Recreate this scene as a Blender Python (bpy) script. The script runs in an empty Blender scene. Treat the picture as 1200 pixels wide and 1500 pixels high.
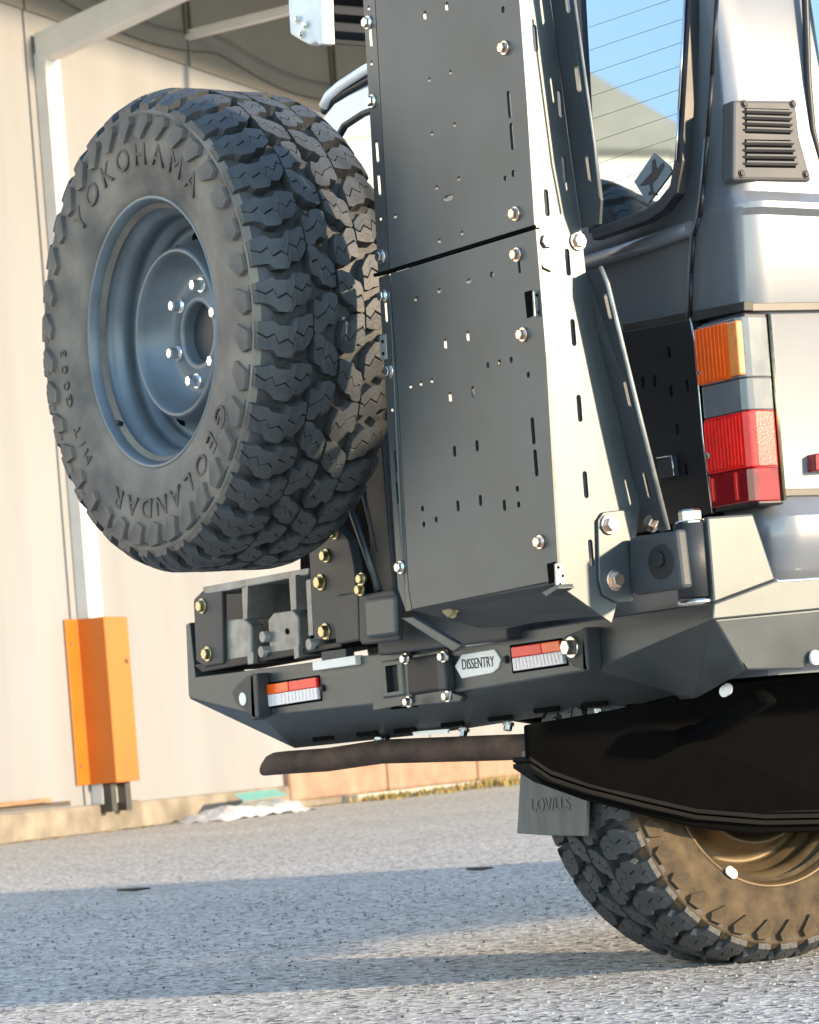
import bpy, bmesh, math, random
from mathutils import Vector, Matrix
random.seed(7)
PI = math.pi
SC = bpy.context.scene
COL = SC.collection

# ------------------------------------------------------------------ camera, sky, sun, exposure
cam_d = bpy.data.cameras.new('camera'); cam = bpy.data.objects.new('camera', cam_d); COL.objects.link(cam)
SC.camera = cam
TH, ROLL = math.radians(33.5), math.radians(4.5)
vd = Vector((-math.cos(TH), math.sin(TH), 0)); vr = Vector((math.sin(TH), math.cos(TH), 0)); up = Vector((0, 0, 1))
cr = vr*math.cos(ROLL) - up*math.sin(ROLL); cu = vr*math.sin(ROLL) + up*math.cos(ROLL)
cam.matrix_world = Matrix(((cr.x, cu.x, -vd.x, 4.31), (cr.y, cu.y, -vd.y, -2.9), (cr.z, cu.z, -vd.z, 0.45), (0, 0, 0, 1)))
cam_d.sensor_fit = 'HORIZONTAL'; cam_d.sensor_width = 36; cam_d.lens = 126
cam_d.shift_y = 327/1200
cam_d.clip_end = 600
cam_d.dof.use_dof = True; cam_d.dof.focus_distance = 4.8; cam_d.dof.aperture_fstop = 20

SUN_EL, SUN_AZ = math.radians(13), math.radians(31.5)
S = Vector((math.cos(SUN_EL)*math.cos(SUN_AZ), math.cos(SUN_EL)*math.sin(SUN_AZ), math.sin(SUN_EL)))
world = bpy.data.worlds.new('World'); SC.world = world; world.use_nodes = True
wn = world.node_tree.nodes; bg = wn['Background']
sky = wn.new('ShaderNodeTexSky'); sky.sky_type = 'NISHITA'; sky.sun_disc = False
sky.sun_elevation = SUN_EL; sky.sun_rotation = math.atan2(-S.x, S.y)
sky.air_density = 1.0; sky.dust_density = 0.6; sky.ozone_density = 1.0
world.node_tree.links.new(sky.outputs[0], bg.inputs[0]); bg.inputs[1].default_value = 0.15
sd = bpy.data.lights.new('sun', 'SUN'); sd.energy = 2.0; sd.angle = math.radians(2.5); sd.color = (1, .76, .50)
so = bpy.data.objects.new('sun', sd); COL.objects.link(so); so.rotation_euler = S.to_track_quat('Z', 'Y').to_euler(); so.location = (6, 6, 8)
SC.view_settings.view_transform = 'Standard'; SC.view_settings.look = 'None'
SC.view_settings.exposure = 2.08; SC.view_settings.gamma = 1

# ------------------------------------------------------------------ materials
def mat(name, col, rough=.5, metal=0., var=.12, scale=12., bump=0., bscale=250., spec=.5, coat=0., col2=None, stretch=(1, 1, 1), rvar=.1, emit=0):
    m = bpy.data.materials.new(name); m.use_nodes = True
    n, l = m.node_tree.nodes, m.node_tree.links
    b = n['Principled BSDF']
    tc = n.new('ShaderNodeTexCoord'); mp = n.new('ShaderNodeMapping'); l.new(tc.outputs['Object'], mp.inputs[0])
    mp.inputs['Scale'].default_value = stretch
    nz = n.new('ShaderNodeTexNoise'); nz.inputs['Scale'].default_value = scale; nz.inputs['Detail'].default_value = 6
    l.new(mp.outputs[0], nz.inputs['Vector'])
    rp = n.new('ShaderNodeValToRGB')
    c2 = col2 or tuple(c*(1-var*1.6) for c in col)
    c1 = tuple(min(1, c*(1+var)) for c in col)
    rp.color_ramp.elements[0].position = .32; rp.color_ramp.elements[0].color = (*c2, 1)
    rp.color_ramp.elements[1].position = .68; rp.color_ramp.elements[1].color = (*c1, 1)
    l.new(nz.outputs[0], rp.inputs[0]); l.new(rp.outputs[0], b.inputs['Base Color'])
    b.inputs['Metallic'].default_value = metal
    b.inputs['Specular IOR Level'].default_value = spec
    b.inputs['Coat Weight'].default_value = coat
    b.inputs['Coat Roughness'].default_value = .08
    mr = n.new('ShaderNodeMapRange'); mr.inputs['To Min'].default_value = max(0.01, rough-rvar*rough*2); mr.inputs['To Max'].default_value = min(1, rough+rvar*rough*2)
    l.new(nz.outputs[0], mr.inputs[0]); l.new(mr.outputs[0], b.inputs['Roughness'])
    if bump:
        n2 = n.new('ShaderNodeTexNoise'); n2.inputs['Scale'].default_value = bscale; n2.inputs['Detail'].default_value = 3
        l.new(mp.outputs[0], n2.inputs['Vector'])
        bp = n.new('ShaderNodeBump'); bp.inputs['Strength'].default_value = bump; bp.inputs['Distance'].default_value = .004
        l.new(n2.outputs[0], bp.inputs['Height']); l.new(bp.outputs[0], b.inputs['Normal'])
    return m

M = {}
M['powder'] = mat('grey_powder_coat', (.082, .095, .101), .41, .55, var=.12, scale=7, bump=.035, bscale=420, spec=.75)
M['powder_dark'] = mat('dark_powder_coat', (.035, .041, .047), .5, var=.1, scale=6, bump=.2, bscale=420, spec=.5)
M['black'] = mat('black_plastic', (.012, .013, .015), .55, var=.2, scale=8, bump=.1)
M['under'] = mat('underbody_shade_black', (.005, .005, .005), .9, var=.4, scale=9, bump=.4, bscale=60, spec=.2)  # near-black colour includes the shade under the vehicle
M['void'] = mat('shade_black', (.0016, .0016, .0018), .95, var=.3, spec=.08)  # near-black stands in for shade in holes, gaps and the wheel arch
M['rubber'] = mat('tyre_rubber', (.048, .053, .058), .52, var=.25, scale=14, bump=.25, bscale=160, spec=.45, col2=(.026, .027, .028))
M['rubber_dusty'] = mat('dusty_sidewall_rubber', (.22, .192, .158), .85, var=.2, scale=7, bump=.25, bscale=170, spec=.25, col2=(.08, .077, .075))
M['rubber_sunlit'] = mat('dusty_sunlit_sidewall', (.095, .070, .043), .95, var=.3, scale=22, bump=.6, bscale=90, spec=.15, col2=(.055, .042, .030))  # brown mixes dust with warm sunlight put into the colour
M['letter'] = mat('letter_rubber', (.06, .057, .054), .6, var=.2)
M['rim'] = mat('blue_grey_steel_rim', (.13, .16, .185), .38, .25, var=.15, scale=9, bump=.05, spec=.6)
M['rim_sunlit'] = mat('sunlit_brown_rim', (.14, .10, .055), .5, .4, var=.2, scale=9)  # brown paints warm sunlight into the rim colour
M['zinc'] = mat('zinc_bolt', (.72, .70, .64), .25, 1., var=.15, scale=60)
M['brass'] = mat('yellow_zinc_bolt', (.50, .44, .25), .3, 1., var=.2, scale=60)
M['copper'] = mat('warm_zinc_bolt', (.80, .62, .50), .25, 1., var=.2, scale=60)
M['paint'] = mat('silver_paint', (.175, .19, .215), .36, .15, var=.03, scale=3, coat=.6, rvar=.05, spec=.5)
M['white_paint'] = mat('white_gutter_paint', (.86, .86, .88), .35, var=.04, coat=.4)
M['glass'] = mat('tinted_mirror_glass', (.50, .57, .58), .03, 1., var=.02, scale=2, rvar=.1)
M['seal'] = mat('rubber_seal', (.010, .011, .014), .45, var=.2)
M['chrome'] = mat('bright_trim', (.82, .83, .84), .2, 1., var=.05)
M['trim'] = mat('dark_trim', (.05, .045, .04), .4, var=.15)
M['amber'] = mat('amber_lens', (1.0, .12, .004), .25, var=.08, scale=40, coat=.3, bump=.1, bscale=350)
M['amber_pale'] = mat('pale_amber_lens', (.9, .28, .07), .2, var=.1, scale=60, coat=.8)
M['clear'] = mat('clear_lens', (.16, .17, .18), .2, var=.1, scale=25, coat=.4)
M['red'] = mat('red_lens', (1.0, .012, .008), .3, var=.15, scale=40, coat=.3, bump=.1, bscale=350)
M['red_dark'] = mat('dark_red_lens', (.30, .004, .012), .12, var=.2, scale=25, coat=.6)
M['lens_white'] = mat('white_lens', (.80, .76, .80), .2, var=.08, scale=120, coat=.3)
M['white'] = mat('white_plastic', (.85, .85, .83), .4, var=.03)
M['galv'] = mat('galvanised_plate', (.27, .28, .27), .42, .3, var=.2, scale=30)
M['rust'] = mat('rusty_pipe', (.085, .05, .035), .8, .1, var=.4, scale=16, bump=.4, bscale=90, col2=(.03, .018, .014))
M['vent'] = mat('vent_grey_plastic', (.085, .085, .088), .6, var=.06, bump=.05)
M['flap'] = mat('grey_mudflap', (.12, .125, .12), .7, var=.18, scale=8, bump=.15, stretch=(4, 4, .6))
M['ink'] = mat('black_print', (.02, .02, .02), .5, var=.1)
M['sticker'] = mat('grey_sticker', (.22, .27, .29), .5, var=.08)
M['wall'] = mat('cream_wall_sheet', (.285, .288, .295), .75, var=.06, scale=1.6, bump=.05, bscale=14, spec=.2, stretch=(1.5, 1.5, .2))
M['joint'] = mat('dark_wall_joint', (.10, .085, .065), .8, var=.2)
M['post'] = mat('white_steel_post', (.66, .63, .60), .5, var=.06, scale=4)
M['soffit_shade'] = mat('grey_soffit_and_shade', (.19, .175, .155), .8, var=.06, scale=3)  # awning underside, also painted on the upper wall as its shade
M['orange'] = mat('orange_guard_paint', (.52, .14, .007), .5, var=.05, scale=3, coat=.15)
M['concrete'] = mat('kerb_concrete', (.27, .235, .185), .9, var=.22, scale=5, bump=.5, bscale=30, spec=.2)
M['pink'] = mat('pink_concrete', (.36, .235, .17), .9, var=.14, scale=5, bump=.4, bscale=30, spec=.2)
M['pale'] = mat('pale_concrete', (.52, .48, .41), .9, var=.12, scale=2, bump=.2, bscale=20, spec=.2)
M['wood'] = mat('weathered_plank', (.34, .20, .11), .8, var=.3, scale=9, stretch=(.4, 4, 4), bump=.3)
M['plastic'] = mat('clear_packet', (.62, .63, .66), .25, var=.2, scale=14, bump=.8, bscale=22)
M['teal'] = mat('teal_print', (.12, .46, .42), .35, var=.12, scale=20)
M['straw'] = mat('dry_grass', (.36, .25, .09), .9, var=.3, scale=3, col2=(.10, .12, .035))
M['twig'] = mat('dark_twig', (.05, .04, .03), .9, var=.3)
M['siding'] = mat('white_siding', (.82, .82, .80), .6, var=.03)
M['roofgrey'] = mat('grey_roof_sheet', (.34, .34, .32), .6, var=.06)
M['aluminium'] = mat('anodised_aluminium', (.035, .038, .043), .75, .0, spec=.15, var=.1)
M['cap'] = mat('pale_end_cap', (.62, .70, .74), .4, .1, var=.08)

def asphalt():
    m = bpy.data.materials.new('worn_asphalt'); m.use_nodes = True
    n, l = m.node_tree.nodes, m.node_tree.links; b = n['Principled BSDF']
    tc = n.new('ShaderNodeTexCoord')
    def noise(s, d=4):
        x = n.new('ShaderNodeTexNoise'); x.inputs['Scale'].default_value = s; x.inputs['Detail'].default_value = d
        l.new(tc.outputs['Object'], x.inputs['Vector']); return x
    v = n.new('ShaderNodeTexVoronoi'); v.inputs['Scale'].default_value = 75; l.new(tc.outputs['Object'], v.inputs['Vector'])
    r1 = n.new('ShaderNodeValToRGB'); e = r1.color_ramp.elements
    e[0].position = 0; e[0].color = (.045, .047, .052, 1); e[1].position = 1; e[1].color = (.80, .80, .78, 1)
    for p, c in ((.10, .26), (.30, .40), (.55, .52), (.88, .62)):
        q = r1.color_ramp.elements.new(p); q.color = (c, c*.985, c*.96, 1)
    sep = n.new('ShaderNodeSeparateColor'); l.new(v.outputs['Color'], sep.inputs[0]); l.new(sep.outputs[0], r1.inputs[0])
    big = noise(.9, 7); r2 = n.new('ShaderNodeValToRGB')
    r2.color_ramp.elements[0].position = .3; r2.color_ramp.elements[0].color = (.84, .84, .84, 1)
    r2.color_ramp.elements[1].position = .7; r2.color_ramp.elements[1].color = (1.0, .98, .95, 1)
    l.new(big.outputs[0], r2.inputs[0])
    mx = n.new('ShaderNodeMix'); mx.data_type = 'RGBA'; mx.blend_type = 'MULTIPLY'; mx.inputs[0].default_value = 1
    l.new(r1.outputs[0], mx.inputs[6]); l.new(r2.outputs[0], mx.inputs[7]); l.new(mx.outputs[2], b.inputs['Base Color'])
    b.inputs['Roughness'].default_value = .8; b.inputs['Specular IOR Level'].default_value = .35
    bp = n.new('ShaderNodeBump'); bp.inputs['Strength'].default_value = .55; bp.inputs['Distance'].default_value = .006
    fine = noise(140, 3); ad = n.new('ShaderNodeMath'); ad.operation = 'ADD'
    l.new(v.outputs['Distance'], ad.inputs[0]); l.new(fine.outputs[0], ad.inputs[1])
    l.new(ad.outputs[0], bp.inputs['Height']); l.new(bp.outputs[0], b.inputs['Normal'])
    return m
M['asphalt'] = asphalt()

# ------------------------------------------------------------------ mesh helpers
ORIG = {}
def link(name, me, m, parent=None, smooth=False):
    o = bpy.data.objects.new(name, me); COL.objects.link(o)
    if m is not None and not me.materials: me.materials.append(M[m])
    if smooth:
        for p in me.polygons: p.use_smooth = True
    if parent is not None:
        o.parent = parent
        if parent.name in ORIG: o.matrix_parent_inverse = ORIG[parent.name].inverted()
    return o
def thing(name, label, cat, loc=(0, 0, 0), rotz=0., group=None):
    o = bpy.data.objects.new(name, None); COL.objects.link(o); o.empty_display_size = .1
    o.location = loc; o.rotation_euler = (0, 0, rotz)
    ORIG[o.name] = Matrix.Translation(loc) @ Matrix.Rotation(rotz, 4, 'Z')
    return tag(o, label, cat, group)
def tag(o, label, cat, group=None):
    o['label'] = label; o['category'] = cat
    if group: o['group'] = group
    return o
def bev(o, w, seg=2):
    if w:
        b = o.modifiers.new('edge', 'BEVEL'); b.width = w; b.segments = seg; b.limit_method = 'ANGLE'; b.angle_limit = .6
    return o
def poly(name, vs, fs, m, parent=None, bevel=0, smooth=False):
    me = bpy.data.meshes.new(name); me.from_pydata([tuple(v) for v in vs], [], fs); me.update()
    bm = bmesh.new(); bm.from_mesh(me); bmesh.ops.recalc_face_normals(bm, faces=bm.faces); bm.to_mesh(me); bm.free()
    return bev(link(name, me, m, parent, smooth), bevel)
def prism(name, pts, vec, m, parent=None, bevel=.0015):
    n = len(pts); a = [Vector(p) for p in pts]; v = Vector(vec)
    vs = a + [p+v for p in a]
    fs = [list(range(n))[::-1], list(range(n, 2*n))] + [[i, (i+1) % n, n+(i+1) % n, n+i] for i in range(n)]
    return poly(name, vs, fs, m, parent, bevel)
def box(name, lo, hi, m, parent=None, bevel=.002):
    x0, y0, z0 = lo; x1, y1, z1 = hi
    return prism(name, [(x0, y0, z0), (x1, y0, z0), (x1, y1, z0), (x0, y1, z0)], (0, 0, z1-z0), m, parent, bevel)
def tube_data(name, pts, r, n=14, cap=True):
    pts = [Vector(p) for p in pts]; vs = []; fs = []
    for i, p in enumerate(pts):
        t = (pts[min(i+1, len(pts)-1)] - pts[max(i-1, 0)]).normalized()
        a = t.orthogonal().normalized() if i == 0 else (a - t*a.dot(t)).normalized()
        b = t.cross(a); rr = r[i] if isinstance(r, (list, tuple)) else r
        vs += [p + (a*math.cos(2*PI*k/n)+b*math.sin(2*PI*k/n))*rr for k in range(n)]
    for i in range(len(pts)-1):
        for k in range(n):
            fs.append([i*n+k, i*n+(k+1) % n, (i+1)*n+(k+1) % n, (i+1)*n+k])
    if cap: fs += [list(range(n))[::-1], list(range((len(pts)-1)*n, len(pts)*n))]
    return vs, fs
def tube(name, pts, r, m, parent=None, n=14, bevel=0, smooth=True):
    vs, fs = tube_data(name, pts, r, n)
    o = poly(name, vs, fs, m, parent, bevel)
    if smooth:
        for p in o.data.polygons: p.use_smooth = len(p.vertices) == 4
    return o
def lathe(name, prof, m, parent=None, n=96, smooth=True):
    # profile of (radius, y) turned about the Y axis
    vs = []; fs = []; k = len(prof)
    for i in range(n):
        a = 2*PI*i/n; vs += [(r*math.sin(a), y, r*math.cos(a)) for r, y in prof]
    for i in range(n):
        j = (i+1) % n
        for q in range(k-1): fs.append([i*k+q, i*k+q+1, j*k+q+1, j*k+q])
    return poly(name, vs, fs, m, parent, 0, smooth)
def cut(o, cutters):
    """cut prisms (list of (pts, vec)) out of a mesh"""
    bm = bmesh.new()
    for pts, vec in cutters:
        a = [bm.verts.new(Vector(p)) for p in pts]; b = [bm.verts.new(Vector(p)+Vector(vec)) for p in pts]; n = len(a)
        bm.faces.new(a); bm.faces.new(b[::-1])
        for i in range(n): bm.faces.new([a[i], b[i], b[(i+1) % n], a[(i+1) % n]])
    bmesh.ops.recalc_face_normals(bm, faces=bm.faces)
    cm = bpy.data.meshes.new('cutter'); bm.to_mesh(cm); bm.free()
    co = bpy.data.objects.new('cutter', cm); COL.objects.link(co)
    bl = o.modifiers.new('cut', 'BOOLEAN'); bl.operation = 'DIFFERENCE'; bl.object = co; bl.solver = 'EXACT'
    bpy.context.view_layer.update()
    dg = bpy.context.evaluated_depsgraph_get(); me = bpy.data.meshes.new_from_object(o.evaluated_get(dg))
    ms = list(o.data.materials); o.modifiers.clear(); old = o.data; o.data = me
    if not me.materials:
        for q in ms: me.materials.append(q)
    bpy.data.objects.remove(co); bpy.data.meshes.remove(cm)
    return o
def slot(c, u, v, hw, hh, n=5):
    """stadium outline about c in the plane of unit vectors u (width) and v (height)"""
    c, u, v = Vector(c), Vector(u), Vector(v); r = min(hw, hh); out = []
    for q, (su, sv) in enumerate(((1, 1), (-1, 1), (-1, -1), (1, -1))):
        for k in range(n):
            a = PI/2*(q + k/(n-1))
            out.append(c + u*(su*(hw-r) + r*math.cos(a)) + v*(sv*(hh-r) + r*math.sin(a)))
    return out
_bolt = {}
def bolt(parent, pos, nrm, r=.009, m='zinc', h=.008, name='bolt'):
    if m not in _bolt:
        bm = bmesh.new()
        def ring(R, z, n): return [bm.verts.new((R*math.cos(2*PI*k/n), R*math.sin(2*PI*k/n), z)) for k in range(n)]
        def stack(spec, n):
            rs = [ring(R, z, n) for R, z in spec]
            for a, b in zip(rs, rs[1:]):
                for k in range(n): bm.faces.new([a[k], a[(k+1) % n], b[(k+1) % n], b[k]])
            bm.faces.new(rs[-1])
        stack(((1.35, -.3), (1.35, .12), (1.25, .2)), 16)
        stack(((1., .2), (1., .85), (.86, 1.0)), 6)
        bmesh.ops.recalc_face_normals(bm, faces=bm.faces)
        me = bpy.data.meshes.new('bolt'); bm.to_mesh(me); bm.free(); me.materials.append(M[m]); _bolt[m] = me
    o = link(name, _bolt[m], None, parent)
    q = Vector(nrm).to_track_quat('Z', 'Y') @ Matrix.Rotation(random.random(), 4, 'Z').to_quaternion()
    o.matrix_basis = Matrix.Translation(pos) @ q.to_matrix().to_4x4() @ Matrix.Diagonal((r, r, h, 1))
    return o
def text_mesh(body, size, extrude=.001, name='lettering'):
    cu_ = bpy.data.curves.new(name, 'FONT'); cu_.body = body; cu_.size = size; cu_.extrude = extrude; cu_.align_x = 'CENTER'; cu_.align_y = 'CENTER'; cu_.resolution_u = 3
    t = bpy.data.objects.new(name, cu_); COL.objects.link(t)
    bpy.context.view_layer.update(); dg = bpy.context.evaluated_depsgraph_get()
    me = bpy.data.meshes.new_from_object(t.evaluated_get(dg)); bpy.data.objects.remove(t); bpy.data.curves.remove(cu_)
    return me

# ------------------------------------------------------------------ ground
poly('ground', [(-300, -300, 0), (300, -300, 0), (300, 300, 0), (-300, 300, 0)], [[0, 1, 2, 3]], 'asphalt')['kind'] = 'structure'

# ------------------------------------------------------------------ shed with awning, seen behind the vehicle
WX, WY = -11.0569, 4.3399
WR = math.atan2(0.8638, -0.5039)
shed = thing('warehouse', 'cream walled warehouse with white awning post and upper wall painted grey as awning shade behind the spare tyre', 'building', (WX, WY, 0), WR)
ORIG_SHED = ORIG[shed.name].copy(); ORIG[shed.name] = Matrix.Identity(4)      # its parts are written in wall coordinates: x along, y into the wall
FACE = .06
for a0, a1 in ((-5, 1.03), (1.05, 6.0), (6.02, 10.4), (10.42, 15), (15.02, 22), (22.02, 30)):
    box('wall_panel', (a0, FACE, .12), (a1, FACE+.14, 6.35), 'wall', shed, .006)
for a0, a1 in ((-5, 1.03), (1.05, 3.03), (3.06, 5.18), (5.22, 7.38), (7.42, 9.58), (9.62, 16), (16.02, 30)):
    box('eave_shade_panel', (a0, FACE-.014, 5.12), (a1, FACE-.002, 6.35), 'soffit_shade', shed, .002)  # added grey panels paint the awning's shade onto the upper wall
box('backing_wall', (-5, FACE+.16, .1), (30, FACE+.3, 6.4), 'joint', shed, 0)
for a in (1.35, 3.05, 5.2, 7.4, 9.6):
    for da in (-.035, .035):
        box('eave_joint', (a+da-.012, FACE-.03, 5.33), (a+da+.012, FACE-.002, 6.34), 'joint', shed, 0)
for a in (3.05, 5.2, 7.4, 9.6):
    prism('outrigger', [(a-.03, FACE-.01, 5.30), (a+.03, FACE-.01, 5.30), (a+.03, FACE-.01, 5.36), (a-.03, FACE-.01, 5.36)], (0, -2.2, .08), 'post', shed, .004)
# post with its rising rafter
box('awning_post', (1.115, FACE-.09, .17), (1.285, FACE-.003, 4.86), 'post', shed, .006)
prism('rafter', [(1.11, FACE-.02, 4.80), (1.23, FACE-.02, 4.80), (1.23, FACE-.02, 4.98), (1.11, FACE-.02, 4.98)], (0, -3.0, .62), 'post', shed, .006)
prism('awning_roof', [(-5, FACE+.1, 6.36), (30, FACE+.1, 6.36), (30, FACE-5.8, 6.42), (-5, FACE-5.8, 6.42)], (0, 0, .08), 'soffit_shade', shed, 0)
for k in range(2):
    pts = [(a_, FACE-.03-.02*k, 5.28+.12*k - .10*math.sin(PI*((a_-1.35) % 2.1)/2.1)) for a_ in [1.0+.15*i for i in range(60)]]
    tube('eave_cable', pts, .004, 'joint', shed, 6)
# ------------------------------------------------------------------ kerb and things lying along it
def wallspace(o): o.matrix_world = ORIG_SHED; return o
for nm, a0, a1, y0, h, mm in (('kerb', -6, 1.62, 0, .175, 'concrete'), ('kerb', 1.64, 4.4, .02, .165, 'concrete')):
    k_ = box(nm, (a0, y0, -.05), (a1, FACE+.13, h), mm, None, .02); wallspace(k_); k_['kind'] = 'structure'
k_ = box('apron', (4.42, -.1, -.02), (32, FACE+.13, .05), 'pale', None, .01); wallspace(k_); k_['kind'] = 'structure'
pb = thing('kerb_block', 'long pinkish concrete kerb block at the wall foot beyond the kerb', 'kerb block', (WX, WY, 0), WR); ORIG[pb.name] = Matrix.Identity(4)
for a0, a1 in ((3.6, 5.1), (5.13, 6.7), (6.73, 8.3)):
    box('stone', (a0, .0, .05), (a1, .30, .285), 'pink', pb, .02)
gd = thing('post_guard', 'folded orange steel guard round the foot of the white awning post', 'post guard', (WX, WY, .3), WR); ORIG[gd.name] = Matrix.Translation((0, 0, .3))
gA, gB, gD = 0.9498, 1.0889, 1.3659
GZ0, GZ1 = .30, 1.33
ring = [(gA, .045), (gB, .045), (gB+.004, -.150), (gD, -.150), (gD+.012, .045)]
inner = [(gD+.004, .052), (gD-.008, -.142), (gB+.012, -.142), (gB+.008, .052), (gA, .052)]
prism('folded_sheet', [(x, y, GZ0) for x, y in ring+inner], (0, 0, GZ1-GZ0), 'orange', gd, .004)
for (x, y, z) in ((gA+.05, .048, 1.18), (gA+.05, .048, .42), (gD-.05, -.152, 1.05)):
    bolt(gd, (x, y, z), (0, -1, 0), .012, 'joint', .006)
for x in (gB+.06, gD-.05):
    box('foot', (x-.03, -.09, .12), (x+.03, .0, .30), 'trim', gd, .004)
pk = box('plank', (-2.2, .06, .178), (0.8787, .22, .215), 'wood'); wallspace(pk); tag(pk, 'weathered brown plank lying on the kerb left of the orange guard', 'plank')
pk2 = box('plank', (-2.4, .02, .2165), (0.6164, .15, .243), 'wood'); wallspace(pk2); tag(pk2, 'shorter brown plank lying on top of another plank on the kerb', 'plank')
# crumpled packet
pa0, pa1 = [1.7986,3.0262]
vs = []; fs = []; nx, ny = 16, 7
for i in range(nx+1):
    for j in range(ny+1):
        u, v = i/nx, j/ny; e = min(u, 1-u, v, 1-v)
        vs.append((pa0+(pa1-pa0)*u, -.5+.4*v,   .008+.085*min(1, e*6)*(.8+.2*math.sin(7*u+3*v)) + random.uniform(-.012, .012)))
for i in range(nx):
    for j in range(ny): fs.append([i*(ny+1)+j, (i+1)*(ny+1)+j, (i+1)*(ny+1)+j+1, i*(ny+1)+j+1])
pkt = thing('plastic_packet', 'crumpled clear plastic packet with teal print lying against the kerb', 'packet', (WX, WY, 0), WR); ORIG[pkt.name] = Matrix.Identity(4)
poly('film', vs, fs, 'plastic', pkt, 0, True)
poly('printed_card', [(pa0+(pa1-pa0)*u, y, .104+z) for u, y, z in ((.40, -.36, .0), (.9, -.36, .01), (.94, -.22, .055), (.50, -.22, .05))], [[0, 1, 2, 3]], 'teal', pkt)
# dry grass and leaf litter along the wall foot
bm = bmesh.new()
for i in range(2600):
    a = random.uniform(4.2, 15); y = -.12 - abs(random.gauss(0, .22)) ; h = random.uniform(.015, .09)*(1.0 if a > 6 else .6)
    t = random.uniform(0, 2*PI); w_ = random.uniform(.006, .02); ln = random.uniform(-.06, .06)
    p = Vector((a, y, .004)); u = Vector((math.cos(t), math.sin(t), 0))*w_
    bm.faces.new([bm.verts.new(p-u), bm.verts.new(p+u), bm.verts.new(p+Vector((ln, ln*.5, h)))])
for i in range(500):
    a = random.uniform(-1.5, 4.2); y = -.03 - abs(random.gauss(0, .05)); p = Vector((a, y, .004)); t = random.uniform(0, 6.3)
    u = Vector((math.cos(t), math.sin(t), .2))*.02; v = Vector((-math.sin(t), math.cos(t), .3))*.012
    bm.faces.new([bm.verts.new(p-u), bm.verts.new(p+v), bm.verts.new(p+u), bm.verts.new(p-v*.2)])
me = bpy.data.meshes.new('dry_grass'); bm.to_mesh(me); bm.free()
gr = link('dry_grass', me, 'straw'); wallspace(gr); gr['kind'] = 'stuff'; tag(gr, 'dry grass and leaf litter along the foot of the wall', 'grass')
# two twigs on the asphalt
for (p0, p1), lab in (([(-4.2074,1.5261,0.012), (-4.1132,1.5991,0.012)], 'dark twig lying on the asphalt in front of the orange guard'), ([(-3.2028,2.2504,0.012), (-3.121,2.2938,0.012)], 'short dark twig on the asphalt left of the mudflap')):
    p0, p1 = Vector(p0), Vector(p1); tw = tube('twig', [p0, p0.lerp(p1, .5)+Vector((.01, 0, -.002)), p1], [.004, .006, .003], 'twig', None, 7); tag(tw, lab, 'twig')
# loose stones on the asphalt in front
bm = bmesh.new()
for i in range(3500):
    D_ = random.uniform(3.3, 9); lat = random.uniform(-.16, .17)*D_
    p = Vector((4.31, -2.9, 0)) + vd*D_ + vr*lat; r_ = random.uniform(.0015, .0045)
    mt = Matrix.Translation((p.x, p.y, r_*.3)) @ Matrix.Rotation(random.uniform(0, 6), 4, 'Z') @ Matrix.Diagonal((r_, r_*random.uniform(.6, 1), r_*.7, 1))
    bmesh.ops.create_icosphere(bm, subdivisions=1, radius=1, matrix=mt)
me = bpy.data.meshes.new('gravel'); bm.to_mesh(me); bm.free()
me.materials.append(mat('gravel_chips', (.30, .30, .29), .85, var=.6, scale=30)); gvl = link('gravel', me, None); gvl['kind'] = 'stuff'; tag(gvl, 'loose pale gravel chips scattered over the asphalt', 'gravel')

# neighbouring house mirrored in the rear window
nb = thing('neighbour_house', 'white sided house with grey gable mirrored in the rear window', 'house', (-6.8184, -4.9926, 0), math.radians(150))
ORIG[nb.name] = Matrix.Identity(4)
HZ = 5.0949
box('wall', (-4, .02, 0), (9, 4, HZ), 'siding', nb, 0)
for k in range(int((HZ-.1)/.235)): box('board', (-4, 0, .1+k*.235), (9, .019, .1+k*.235+.225), 'siding', nb, 0)
prism('gable', [(-.42, -.05, HZ), (8, -.05, HZ), (8, -.05, HZ+1), (4.2, -.05, HZ+2.5), (-.42, -.05, HZ+.03)], (0, 3, 0), 'roofgrey', nb, 0)

# ------------------------------------------------------------------ wheels
R = .42; NL = 36
def rtop(w):
    a = max(0, abs(w)-.078); return R - .0002 - (a/.058)**2*.026
def block_mesh(name, ws, shift, half, depth=.025, taper=.001):
    bm = bmesh.new(); rows = []
    for w, s, h in zip(ws, shift, half):
        rt = rtop(w); rb = rt-depth
        def P(r_, s_): a = s_/R; return (r_*math.sin(a), -w, r_*math.cos(a))
        g = s + (.004 if len(rows) % 2 else -.004); rows.append([bm.verts.new(q) for q in (P(rb, s-h-taper), P(rt, s-h), P(rt+.0006, g-.0016), P(rt-.006, g), P(rt+.0006, g+.0016), P(rt, s+h), P(rb, s+h+taper))])
    for a, b in zip(rows, rows[1:]):
        for k in range(6): bm.faces.new([a[k], a[k+1], b[k+1], b[k]])
    bm.faces.new(rows[0]); bm.faces.new(rows[-1][::-1])
    bmesh.ops.recalc_face_normals(bm, faces=bm.faces)
    ed = [e for e in bm.edges if .7 < e.calc_face_angle(0) < 1.45]
    bmesh.ops.bevel(bm, geom=ed, offset=.0007, segments=1, affect='EDGES')
    me = bpy.data.meshes.new(name); bm.to_mesh(me); bm.free(); return me
ws_a = [.1395, .128, .118, .112, .098, .090, .084, .070, .060, .052]
LUG = block_mesh('tread_block', ws_a, [-.002, -.002, -.001, .007, .008, .007, -.005, -.006, -.014, -.020], [.0235, .0245, .025, .026, .026, .0265, .0265, .0275, .025, .018])
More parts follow.
